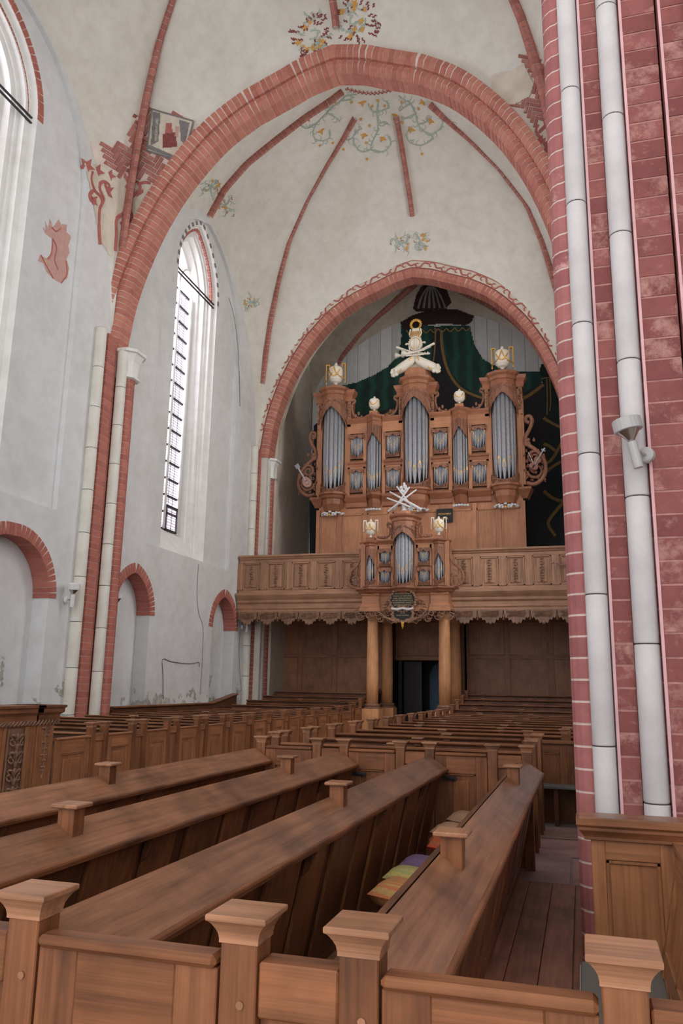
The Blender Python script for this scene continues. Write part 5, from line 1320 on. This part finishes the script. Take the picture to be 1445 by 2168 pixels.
    # scroll brackets between tower and field
for sg in (-1, 1):
    for x0, dr in ((sg * .7, sg), (sg * 2.62, -sg)):
        mb = MB()
        s_scroll(mb, [(x0 + dr * .02, oz(12.95)), (x0 + dr * .12, oz(13.02)), (x0 + dr * .15, oz(12.9)), (x0 + dr * .06, oz(12.82)), (x0 + dr * .05, oz(12.6)), (x0 + dr * .15, oz(12.35)), (x0 + dr * .35, oz(12.25)), (x0 + dr * .5, oz(12.27))], .06, .03, -.02)
        for kk in range(3): mb.blob((x0 + dr * (.2 + kk * .12), -.03, oz(12.32 + .12 * (kk == 1) - .02 * kk)), (.05, .03, .1 - .02 * kk), 6, 3)
        mb.build('scroll_bracket', CARV, org)
    # side wings with acanthus volutes
    w_ = empty('side_wing', (sg * 3.95, 0, 0), parent=org)
    X_ = lambda u: sg * u
    mb = MB()
    s_scroll(mb, [(X_(.28), oz(11.55)), (X_(.17), oz(11.6)), (X_(.15), oz(11.75)), (X_(.3), oz(11.8)), (X_(.38), oz(11.6)), (X_(.28), oz(11.3)), (X_(.12), oz(11.0)), (X_(.15), oz(10.75)), (X_(.45), oz(10.5)), (X_(.72), oz(10.15)), (X_(.8), oz(9.75)), (X_(.68), oz(9.4)), (X_(.4), oz(9.2)), (X_(.1), oz(9.25))], .075, .085, .05)
    mb.build('wing_stem', CARV, w_, smooth=True)
    for (c, r, t0, tr) in (((.40, 10.2), .26, 0.5, 1.5), ((.44, 9.7), .3, 3.2, 1.4), ((.2, 10.75), .14, 1.0, 1.2)):
        mb = MB(); pts = []
        for i in range(20): th = t0 + tr * 2 * PI * i / 19; rr_ = r * (1 - .8 * i / 19); pts.append((X_(c[0] + rr_ * math.cos(th)), .04 - .01 * i / 5, oz(c[1]) + rr_ * math.sin(th)))
        mb.tube(pts, .065, 6, .03); mb.build('acanthus_volute', CARV, w_, smooth=True)
    mb = MB(); rr = random.Random(8)
    for kk in range(60):
        f = rr.random(); u = .08 + .7 * rr.random(); z_ = oz(9.3 + 1.6 * f); a = rr.random() * 6
        if u > .85 - .5 * max(0, f - .55) * 2: continue
        mb.tube([(X_(u), .03, z_), (X_(u + .06 * math.cos(a)), -.0, z_ + .06 * math.sin(a)), (X_(u + .1 * math.cos(a + .6)), .02, z_ + .12 * math.sin(a + .6))], .042, 5, .012)
    mb.build('acanthus_leaf', CARV, w_, kind='stuff')
    MB().box(X_(-.02), X_(.08), .05, .3, oz(9.2), oz(12.5)).build('wing_post', ORG['z'], w_)
    MB().plan([(X_(0) - .25 * (sg < 0), .5), (X_(0) - .2, .0), (X_(0) + .2, .0), (X_(0) + .25, .5)], [(-.1, oz(8.7)), (-.05, oz(8.8)), (.0, oz(8.9)), (.08, oz(9.02)), (.08, oz(9.1)), (-.3, oz(9.1))]).build('wing_base', ORGR['x'], w_)
# carved instruments hung on the wings
STRW = flat('instrument_pink', srgb(176, 132, 118), .5); NECK = flat('instrument_grey', srgb(150, 152, 154), .5)
def lute(loc, rot):
    t = thing('carved_lute', 'carved lute with round body hung on the organ side wing', 'lute', loc); t.rotation_euler = (0, rot, 0)
    rings = []
    pts = [(.18 * math.cos(a) * (1 - .18 * max(0, math.sin(a))), .24 * math.sin(a)) for a in [2 * PI * q / 20 for q in range(20)]]
    MB().loft([[(x * s_, y, z * s_) for x, z in pts] for s_, y in ((.8, .1), (1, .04), (1, -.04), (.94, -.055))]).build('body', STRW, t)
    MB().box(-.03, .03, -.06, 0, .2, .68).build('neck', NECK, t, bevel=.006)
    MB().box(-.04, .04, -.05, 0, .66, .86).build('peg_box', NECK, t, bevel=.006)
    for q in range(5):
        for sg in (-1, 1): MB().tube([(sg * .03, -.03, .69 + q * .04), (sg * .085, -.035, .7 + q * .04)], .011, 5).build('peg', SILV, t)
    MB().lathe([(.045, -.001), (.04, 0)], n=12).build('sound_hole', SLIT, t, loc=(0, -.06, .04), rot=(PI/2, 0, 0))
    MB().box(-.05, .05, -.07, -.055, -.12, -.1).build('bridge', SLIT, t)
    for q in range(4): MB().tube([(-.018 + q * .012, -.072, -.12), (-.015 + q * .01, -.068, .68)], .003, 4).build('string', SILV, t)
def violin(loc, rot):
    t = thing('carved_violin', 'carved violin with bow hung on the organ side wing', 'violin', loc); t.rotation_euler = (0, rot, 0)
    half = [(0, -.28), (.1, -.27), (.165, -.2), (.16, -.12), (.105, -.04), (.1, .03), (.135, .09), (.13, .17), (.07, .22), (.02, .23)]
    hs = sm(half, 3); pts = hs + [(-x, z) for x, z in reversed(hs[1:])]
    MB().loft([[(x * s_, y, z * s_) for x, z in pts] for s_, y in ((.9, .05), (1, .03), (1, -.03), (.9, -.045))]).build('body', flat('violin_brown', srgb(142, 92, 76), .4), t)
    MB().box(-.022, .022, -.06, -.01, .1, .5).build('neck', NECK, t, bevel=.005); MB().tube([(0, -.03, .5), (0, -.04, .57), (.01, -.06, .6), (0, -.05, .57)], .025, 6).build('scroll', SILV, t)
    for q in range(2):
        for sg in (-1, 1): MB().tube([(sg * .02, -.03, .5 + q * .04), (sg * .08, -.03, .51 + q * .04)], .011, 5).build('peg', SILV, t)
    MB().box(-.035, .035, -.075, -.045, -.06, -.045).build('bridge', SLIT, t); MB().box(-.02, .02, -.07, -.045, -.24, -.1).build('tailpiece', SLIT, t)
    for q in range(4): MB().tube([(-.015 + q * .01, -.078, -.1), (-.01 + q * .007, -.065, .5)], .003, 4).build('string', SILV, t)
    MB().tube([(-.42, -.07, .2), (-.05, -.08, -.08)], .01, 5).build('bow', SILV, t)
lute((XC - 4.35, OY - .12, 9.72), -.55); violin((XC + 4.42, OY - .12, 9.95), .55)
# urns on the towers
def urn(x, y, z, s, label, handles, group):
    t = thing('gilded_urn', label, 'urn', (x, y, z), group=group)
    MB().lathe([(.0, 0), (.16*s, 0), (.16*s, .03*s), (.08*s, .06*s), (.06*s, .12*s), (.1*s, .16*s), (.24*s, .22*s), (.33*s, .34*s), (.36*s, .44*s)], n=24).build('bowl', CREAM, t, smooth=False)
    MB().lathe([(.36*s, .44*s), (.345*s, .5*s), (.36*s, .54*s), (.37*s, .66*s), (.36*s, .82*s), (.31*s, .9*s), (.15*s, .96*s)], n=24).build('body', CREAM, t, smooth=True)
    MB().lathe([(.15*s, .96*s), (.1*s, .98*s), (.12*s, 1.0*s), (.06*s, 1.04*s), (.08*s, 1.08*s), (.03*s, 1.13*s), (0.002, 1.14*s)], n=14).build('lid_knob', CREAM, t, smooth=True)
    for a in range(3):
        a0 = -PI/2 + (a - 1) * 1.7 if handles else -PI/2 + a * 2.1
        P_ = [(.375*s * math.cos(a0 - .85 + 1.7 * q / 8), .375*s * math.sin(a0 - .85 + 1.7 * q / 8), (.72 - .3 * math.sin(PI * q / 8)) * s) for q in range(9)]
        if handles and a != 1:
            continue
        MB().tube(P_, .03*s, 6).build('garland', GOLD, t)
    if handles: t.scale = (1, 1, 1.18)
    if handles:
        for sg in (-1, 1):
            P_ = [(0, -.39*s, .84*s), (sg * .1*s, -.39*s, .58*s), (sg * .28*s, -.28*s, .42*s), (sg * .5*s, 0, .36*s), (sg * .5*s, 0, .26*s)]
            MB().tube(P_, .024*s, 6, .022*s).build('garland', GOLD, t); MB().blob((sg * .5*s, 0, .22*s), (.04*s, .04*s, .07*s)).build('garland_drop', GOLD, t)
            hm = MB(); w0 = .04 * s
            hm.box(sg * .32*s, sg * .54*s, -w0, w0, 1.02*s, 1.08*s); hm.box(sg * .485*s, sg * .54*s, -w0, w0, .36*s, 1.02*s); hm.box(sg * .32*s, sg * .365*s, -w0, w0, .86*s, 1.02*s)
            hm.build('handle', GOLD if s > .7 else CREAM, t)
    return t
for cx, wh in ((-3.31, 'over the lute wing'), (3.31, 'over the violin wing')):
    MB().prism(plan_half_oct(cx, .1, .3) + [(cx + .3, .4), (cx - .3, .4)], 'z', oz(13.48), oz(13.66)).build('urn_plinth', ORG['x'], org)
    urn(XC + cx, OY + .1, 13.66, .78, 'large cream urn with square gilt handles on the organ tower %s' % wh, True, 'large urns on the organ')
for cx, wh in ((-1.67, 'towards the lute wing'), (1.67, 'towards the violin wing')):
    MB().box(cx - .16, cx + .16, -.16, .2, oz(12.2), oz(12.45)).build('urn_plinth', ORG['x'], org)
    urn(XC + cx, OY, 12.45, .56, 'small round cream urn on the pointed organ tower %s' % wh, False, 'small urns on the organ')
MB().prism(plan_half_oct(0, .1, .5) + [(.5, .5), (-.5, .5)], 'z', oz(13.62), oz(14.0)).build('trophy_plinth', ORG['x'], org)
# trophy of instruments crowning the middle tower
t = thing('instrument_trophy', 'cream carved trophy of horns, drum and gilt wreath crowning the organ', 'carving', (XC, OY, 14.0))
for sg in (-1, 1):
    MB().tube([(sg * .02, -.2, .45), (sg * .2, -.25, .28), (sg * .45, -.22, .12), (sg * .7, -.15, .02), (sg * .85, -.1, -.05)], lambda f: .12 + .08 * math.sin(PI * f), 10).build('cornucopia', CREAM, t, smooth=True)
    mb = MB()
    for kk in range(9): mb.blob((sg * (.82 + .1 * math.cos(kk * 1.9)), -.18 + .1 * math.sin(kk * 2.3), -.05 + .14 * math.sin(kk * 1.3)), .085, 6, 4)
    mb.build('flower_mouth', CREAM, t)
    MB().tube([(sg * (.1 + .1 * q), -.42 + .02 * q, .42 - .09 * q - .09 * math.sin(q * 1.57)) for q in range(6)], .025, 5).build('gilt_garland', GOLD, t)
    MB().tube([(sg * -.55, -.2, .55), (sg * .2, -.28, .7), (sg * .75, -.15, 1.0)], .03, 6, .05).build('flute', CREAM, t)
    MB().tube([(sg * -.3, -.25, .6), (sg * .35, -.22, .75), (sg * .6, -.1, .9)], .025, 6).build('pipe_stick', CREAM, t)
MB().tube([(.4, -.3, .72), (0, -.36, .62), (-.3, -.34, .6), (-.45, -.3, .64)], lambda f: .035 + (.14 * max(0, f - .6) / .4), 8).build('horn', CREAM, t, smooth=True)
MB().tube([(.6, -.28, .55), (0, -.34, .5), (-.55, -.26, .58), (-.75, -.2, .62)], lambda f: .03 + (.1 * max(0, f - .7) / .3), 8).build('trumpet', CREAM, t, smooth=True)
MB().loft([[(.27 * math.cos(a) * s_, y - .08, 1.06 + .31 * math.sin(a) * s_) for a in [2 * PI * q / 18 for q in range(18)]] for s_, y in ((.9, .12), (1, .06), (1, -.1), (.9, -.12))]).build('drum', CREAM, t)
MB().loft([[(-r, -r * .6, z), (r, -r * .6, z), (r, r * .6, z), (-r, r * .6, z)] for r, z in ((.2, 0), (.16, .5), (.14, 1.0), (.19, 1.36), (.13, 1.75))]).build('core', CREAM, t)
mb = MB()
for kk in range(5): mb.tube([(-.16 + .08 * kk, -.14, 1.6), (-.2 + .1 * kk, -.17, 1.42), (-.16 + .08 * kk, -.16, 1.34)], .025, 5)
mb.build('gilt_tassels', GOLD, t)
MB().tube([(.19 * math.cos(a), -.02, 1.93 + .19 * math.sin(a)) for a in [2 * PI * q / 20 for q in range(21)]], .045, 7).build('gilt_wreath', GOLD, t)
mb = MB()
for kk in range(16): a = 2 * PI * kk / 16; mb.blob((.21 * math.cos(a), -.05, 1.93 + .21 * math.sin(a)), (.045, .03, .045), 5, 3)
mb.build('wreath_leaves', GOLD, t)
# black notice on the case
t = thing('notice_board', 'black notice board with gilt lettering on the organ case', 'sign', (XC + 1.0, OY - .02, 7.9))
MB().box(-.25, .36, 0, .03, 0, .52).build('board', DARKBD, t, bevel=.004)
def text(s_, size, mat, parent, loc, rot=(PI/2, 0, 0), align='CENTER', ext=.003):
    cu = bpy.data.curves.new('lettering', 'FONT'); cu.body = s_; cu.size = size; cu.align_x = align; cu.extrude = ext
    o = bpy.data.objects.new('lettering', cu); COL.objects.link(o); dg = bpy.context.evaluated_depsgraph_get()
    me = bpy.data.meshes.new_from_object(o.evaluated_get(dg)); bpy.data.objects.remove(o); bpy.data.curves.remove(cu); me.materials.append(mat)
    return link('lettering', me, parent, loc, rot)
text('MONUMENT', .085, GOLD, t, (.06, -.006, .29)); text('ORGEL', .085, GOLD, t, (.06, -.006, .12))
# ------------------------------------------------------------ choir organ on the gallery front
rp = thing('positive_organ', 'smaller oak organ case with grey pipes on the gallery front', 'organ', (XC, 26.6, 5.05))
def pz(z): return z - 5.05
MB().box(-1.55, 1.55, .06, .7, 0, pz(6.85)).build('case', ORG['z'], rp)
MB().box(-.5, .5, .1, .7, pz(6.6), pz(7.6)).build('middle_case', ORG['z'], rp)
round_tower(rp, 0, .02, .35, pz(4.98), pz(5.3), pz(7.12), pz(7.72), 7, .06, .28, 70)
MB().prism(plan_half_oct(0, .05, .3) + [(.3, .3), (-.3, .3)], 'z', pz(7.72), pz(7.88)).build('trophy_plinth', ORG['x'], rp)
for cx in (-1.2, 1.2):
    vee_tower(rp, cx, .05, .17, .16, pz(5.0), pz(5.4), pz(6.42), pz(6.85), 5, .036, .18)
    MB().box(cx - .15, cx + .15, -.12, .2, pz(6.84), pz(7.0)).build('urn_plinth', ORGR['x'], rp)
for cx in (-.68, .68):
    pipe_field(rp, cx, -.01, .2, pz(6.02), pz(6.53), 9, True, 7); pipe_field(rp, cx, -.01, .2, pz(5.34), pz(5.86), 9, True, 9)
    MB().plan([(cx - .27, .0), (cx + .27, .0)], [(0, pz(5.87)), (.03, pz(5.89)), (.06, pz(5.95)), (0, pz(5.95))]).build('middle_rail', ORGR['x'], rp)
    MB().box(cx - .27, cx - .21, -.03, .1, pz(5.3), pz(6.7)).build('case_post', ORG['z'], rp); MB().box(cx + .21, cx + .27, -.03, .1, pz(5.3), pz(6.7)).build('case_post', ORG['z'], rp)
    MB().box(cx - .3, cx + .3, -.03, .1, pz(6.54), pz(6.78)).build('frieze', ORG['x'], rp)
    MB().plan([(cx - .36, -.03), (cx + .36, -.03)], [(0, pz(6.74)), (.02, pz(6.78)), (.09, pz(6.86)), (.09, pz(6.9)), (-.4, pz(6.9))]).build('field_cornice', ORGR['x'], rp)
for sg in (-1, 1):
    for a, b in ((.37, .44), (.97, 1.03), (1.39, 1.55)): MB().box(sg * a, sg * b, -.02, .1, pz(5.2), pz(6.8)).build('case_post', ORG['z'], rp)
    mb = MB()
    s_scroll(mb, [(sg * .5, pz(7.45)), (sg * .58, pz(7.5)), (sg * .6, pz(7.4)), (sg * .52, pz(7.3)), (sg * .55, pz(7.05)), (sg * .75, pz(6.97)), (sg * .95, pz(7.0)), (sg * .93, pz(7.06))], .045, .022, .0)
    for kk in range(5): mb.blob((sg * (.45), -.06, pz(7.42) - kk * .11), (.035, .03, .05), 5, 3)
    for kk in range(4): mb.blob((sg * (.62 + .09 * kk), -.02, pz(7.0)), (.05, .03, .05), 5, 3)
    mb.build('scroll_bracket', CARV, rp)
    mb = MB()
    s_scroll(mb, [(sg * 1.6, pz(6.62)), (sg * 1.58, pz(6.3)), (sg * 1.68, pz(6.05)), (sg * 1.9, pz(5.85)), (sg * 2.02, pz(5.6)), (sg * 1.95, pz(5.35)), (sg * 1.7, pz(5.25)), (sg * 1.6, pz(5.4)), (sg * 1.68, pz(5.62)), (sg * 1.84, pz(5.6)), (sg * 1.82, pz(5.47))], .05, .03, .02)
    for kk in range(8): a = kk * .8; mb.tube([(sg * (1.78 + .2 * math.cos(a)), .01, pz(5.55) + .22 * math.sin(a)), (sg * (1.78 + .29 * math.cos(a + .3)), .0, pz(5.55) + .3 * math.sin(a + .3))], .03, 5, .008)
    mb.build('side_wing', CARV, rp)
pp = [(-1.75, .5), (-1.62, .0), (-1.37, .0), (-1.2, -.14), (-1.03, .0), (-.4, .0)]
pp = pp + plan_half_oct(0, .02, .37)[1:-1] + [(-x, y) for x, y in reversed(pp)]
MB().plan(pp, [(-.15, 0), (0, .02), (.03, .08), (.1, .14), (.1, .2), (-.1, .2)]).build('base_cornice', ORGR['x'], rp)
pq = [(-1.6, .45), (-1.5, -.0), (-.9, .0), (-.85, .08), (.85, .08), (.9, .0), (1.5, .0), (1.6, .45)]
MB().plan(pq, [(.1, 4.42 - 5.05), (.1, -.55), (.06, -.5), (.06, -.42), (0, -.36), (0, -.1), (.03, -.04), (.0, 0), (-.3, 0)]).build('under_case', ORG['x'], rp)
MB().box(-1.5, 1.5, .1, .5, -.63, .05).build('under_beam', ORG['x'], rp)
mb = MB(); rr = random.Random(2)
for sg in (-1, 1):
    for kk in range(26):
        u = .35 + 1.3 * kk / 25; zc = -.72 - .14 * math.sin(kk * .9) + (.0 if u > 1 else -.05)
        mb.tube([(sg * (u + .09 * math.cos(i * .7 + kk)), -.06 + .02 * math.sin(kk), zc + .08 * math.sin(i * .7 + kk)) for i in range(9)], .026, 5, .012)
    for kk in range(8): mb.tube([(sg * (.3 + .06 * kk), -.08, -.98 + .03 * kk), (sg * (.42 + .07 * kk), -.1, -1.05 + .05 * kk + .05 * (kk % 2)), (sg * (.5 + .06 * kk), -.08, -.98 + .05 * kk)], .03, 5, .01)
mb.build('acanthus_fringe', CARVD, rp, kind='stuff')
for q in (-1, 1):
    mb = MB()
    for kk in range(9): mb.tube([(q * (.45 + .07 * kk + .06 * math.cos(i * .8)), .02, -.35 + .1 * math.sin(kk) + .06 * math.sin(i * .8) - .03 * kk) for i in range(8)], .02, 4)
    mb.build('spray_carving', CARVD, rp)
# inscription shield
sh = thing('inscription_shield', 'dark oval inscription shield in a carved frame below the smaller organ', 'sign', (XC - .02, 26.42, 4.0))
ov = lambda a, b, n=22: [(a * math.cos(2 * PI * q / n), b * math.sin(2 * PI * q / n)) for q in range(n)]
MB().prism([(x, z + .78) for x, z in ov(.43, .36)], 'y', -.02, .06).build('upper_shield', DARKBD, sh); MB().prism([(x, z + .30) for x, z in ov(.34, .22)], 'y', -.02, .06).build('lower_shield', DARKBD, sh)
for (c, a, b) in ((.78, .45, .38), (.30, .36, .24)):
    mb = MB()
    for q in range(30):
        th = 2 * PI * q / 30; mb.blob(((a + .02 * math.sin(q * 3)) * math.cos(th), -.03, c + (b + .02 * math.sin(q * 3)) * math.sin(th)), (.055, .04, .05), 6, 3)
    mb.build('carved_frame', CARVD, sh)
MB().tube([(-.38, -.05, .5), (-.2, -.07, .46), (0, -.06, .5), (.2, -.07, .46), (.38, -.05, .5)], .04, 6).build('ribbon', SILV, sh)
DULLG = flat('dull_gilt_lettering', srgb(176, 160, 116), .5)
for q, s_ in enumerate(('ANTONIUS EMEN', 'NUNC ET IAM MON', 'ALBA AMSODORUM I', 'EN PIETER KERKVOOG', 'EN NOORDWYK ANNO DO', 'EXTERIUS TERMINI', 'AN DE ORGEL')):
    text(s_, .07, DULLG, sh, (0, -.024, .98 - q * .078))
for q, s_ in enumerate(('ORGEL', 'ANNO DOMINI')): text(s_, .06, DULLG, sh, (0, -.024, .33 - q * .08))
mb = MB()
for sg in (-1, 1):
    for kk in range(7): mb.tube([(sg * .1, -.02, .12), (sg * (.2 + .07 * kk), -.05, .02 + .03 * kk), (sg * (.28 + .09 * kk), -.03, .02 + .07 * kk - .06 * (kk % 2))], .03, 5, .01)
mb.build('palm_leaves', CARVD, sh)
MB().lathe([(.05, 0), (.07, -.05), (.04, -.1), (.05, -.14), (.002, -.26)], n=10).build('gilt_pendant', GOLD, sh, loc=(0, -.02, .06), smooth=True)
# urns and instrument bundle on the choir organ
urn(XC - 1.2, 26.6, 7.0, .5, 'small cream urn with square handles on the smaller organ beside the plain parapet', True, 'urns on the smaller organ')
urn(XC + 1.2, 26.6, 7.0, .5, 'small cream urn with square handles on the smaller organ under the notice board', True, 'urns on the smaller organ')
t = thing('crossed_instruments', 'silvered bundle of crossed carved instruments on top of the smaller organ', 'carving', (XC, 26.6, 7.88))
for a, b, r0, r1 in (((-.55, 0), (.45, .75), .05, .025), ((.62, .02), (-.5, .72), .06, .025), ((-.35, .05), (.2, .85), .03, .03), ((.35, .05), (-.25, .9), .03, .03), ((-.6, .5), (.3, .1), .025, .04)):
    MB().tube([(a[0], -.12, a[1]), ((a[0] + b[0]) / 2, -.16, (a[1] + b[1]) / 2), (b[0], -.1, b[1])], r0, 7, r1).build('horn', SILV, t, smooth=True)
MB().lathe([(.14, 0), (.1, .04), (.08, .12), (.11, .2), (.06, .3)], n=14).build('stand', SILV, t, smooth=True)
mb = MB()
for kk in range(8): mb.blob((.09 * math.cos(kk * 1.3), -.1, .78 + .1 * math.sin(kk * 1.9)), .075, 6, 4)
mb.build('flower_knot', SILV, t); MB().blob((0, -.05, .98), (.05, .05, .07)).build('finial', SILV, t)
# more of the trophy: lyre, ribbons, extra horns
tr = bpy.data.objects['instrument_trophy']
for sg in (-1, 1):
    MB().tube([(sg * .05, -.28, .62), (sg * .2, -.3, .72), (sg * .22, -.3, .86), (sg * .14, -.3, .95)], .03, 6).build('lyre_arm', CREAM, tr, smooth=True)
    MB().tube([(sg * .27, -.12, 1.1), (sg * .36, -.14, 1.1), (sg * .38, -.14, 1.06)], .035, 6, .05).build('drum_hook', CREAM, tr)
    MB().tube([(sg * .2, -.1, 1.7), (sg * .24, -.14, 1.5), (sg * .2, -.15, 1.36)], .035, 6, .02).build('side_ribbon', CREAM, tr)
MB().tube([(0, -.2, .6), (0, -.24, 1.05), (0, -.2, 1.38)], .014, 5).build('drum_cord', CREAM, tr)
mb = MB()
for kk in range(20): a = 2 * PI * kk / 20; mb.blob((.27 * math.cos(a), -.2, 1.06 + .31 * math.sin(a)), (.022, .02, .022), 5, 3)
mb.build('drum_beading', CREAM, tr, kind='stuff')
MB().tube([(.2 * math.cos(a), -.212, 1.06 + .235 * math.sin(a)) for a in [2 * PI * q / 20 for q in range(21)]], .012, 5).build('drum_hoop', GOLD, tr)
mb = MB()
for kk in range(12): mb.tube([(-.5 + kk * .09, -.28, .55 + .05 * math.sin(kk * 2)), (-.47 + kk * .09, -.33, .6 + .06 * math.cos(kk)), (-.44 + kk * .09, -.27, .54)], .03, 5, .015)
mb.build('ribbon_knots', CREAM, tr, kind='stuff')
# ------------------------------------------------------------ lamps, ducts, cables, small things
def spot(loc, aim_rot, label, s=1.0, mat=GREYM):
    t = thing('spotlight', label, 'lamp', loc, aim_rot)
    MB().lathe([(.06*s, 0), (.06*s, .035*s), (.05*s, .045*s)], n=16).build('wall_plate', mat, t, rot=(PI/2, 0, 0), smooth=False)
    MB().tube([(0, -.03*s, 0), (0, -.13*s, 0)], .012*s, 8).build('arm', CHROME, t)
    MB().lathe([(.034*s, -.12*s), (.036*s, -.10*s), (.036*s, .08*s), (.02*s, .085*s)], n=14).build('socket', mat, t, loc=(-.03*s, -.15*s, 0), rot=(.12, -.15, 0), smooth=False)
    MB().lathe([(.02*s, .08*s), (.03*s, .1*s), (.085*s, .17*s), (.09*s, .18*s)], n=16).build('reflector', CHROME, t, loc=(-.03*s, -.15*s, 0), rot=(.12, -.15, 0), smooth=True)
    MB().lathe([(.098*s, .165*s), (.104*s, .17*s), (.104*s, .255*s), (.095*s, .26*s), (.09*s, .25*s), (.09*s, .19*s)], n=20).build('hood', mat, t, loc=(-.03*s, -.15*s, 0), rot=(.12, -.15, 0), smooth=False)
    return t
spot((0.52, 5.80, 3.53), -0.5, 'grey spotlight aimed upward on the red pier', .95)
spot((-11.98, 16.75, 3.85), PI/2, 'white spotlight on the wall between the wide niche and the pillar', 1.5, WHITEM)
spot((-11.95, 18.9, 3.85), PI/2 - .6, 'white spotlight above the grey duct by the brick pillar', 1.5, WHITEM)
spot((-11.98, 27.5, 3.98), PI/2, 'white spotlight on the wall under the gallery end', 1.5, WHITEM)
t = thing('cable_duct', 'tall grey painted duct standing beside the brick wall pillar', 'duct', (-11.88, 18.5, 0))
MB().box(-.1, .1, -.0, .24, 0, 3.72).build('casing', WHITEM, t, bevel=.008)
MB().box(.1, .115, .03, .21, .05, 3.68).build('cover', WHITEM, t)
def cable(pts, label, r=.012, mat=P_GREY):
    o = MB().tube([tuple(p) for p in pts], r, 5).build('wall_cable', mat); tag(o, label, 'cable'); return o
cable([on_x(x, y, -11.98) for x, y in sm([(345, 1480), (345, 1430), (344, 1396), (360, 1400), (385, 1404), (405, 1405), (421, 1402), (421, 1412)], 3)], 'thin grey cable looping along the white wall between two niches')
cable([on_x(x, y, -11.98) for x, y in sm([(420, 1195), (417, 1260), (421, 1300), (430, 1330), (428, 1400), (424, 1470)], 3)], 'thin grey cable running down the white wall below the window', .008)
cable([on_x(x, y, -11.98) for x, y in sm([(484, 630), (497, 680), (505, 760), (508, 860)], 3)], 'thin grey cable hanging on the white wall beside the tall window', .012)
cable([on_x(x, y, -11.97) for x, y in sm([(508, 1335), (506, 1380), (508, 1430), (512, 1470)], 3)], 'thin grey cable dropping from the spotlight under the gallery', .01)
# arm of a wall sconce behind the pier
t = thing('candle_arm', 'small pinkish carved candle arm at the gallery panel beside the pier', 'sconce', (-0.42, 26.7, 5.9))
MB().tube([(.1, .2, 0), (-.05, .0, -.02), (-.18, -.1, .05), (-.3, -.15, .04)], .035, 7, .025).build('arm', STRW, t, smooth=True)
MB().blob((-.33, -.16, .05), (.07, .04, .035)).build('hand', STRW, t); MB().tube([(.05, .1, .0), (0, 0, .2), (-.06, -.02, .3)], .03, 6, .015).build('scroll', STRW, t)
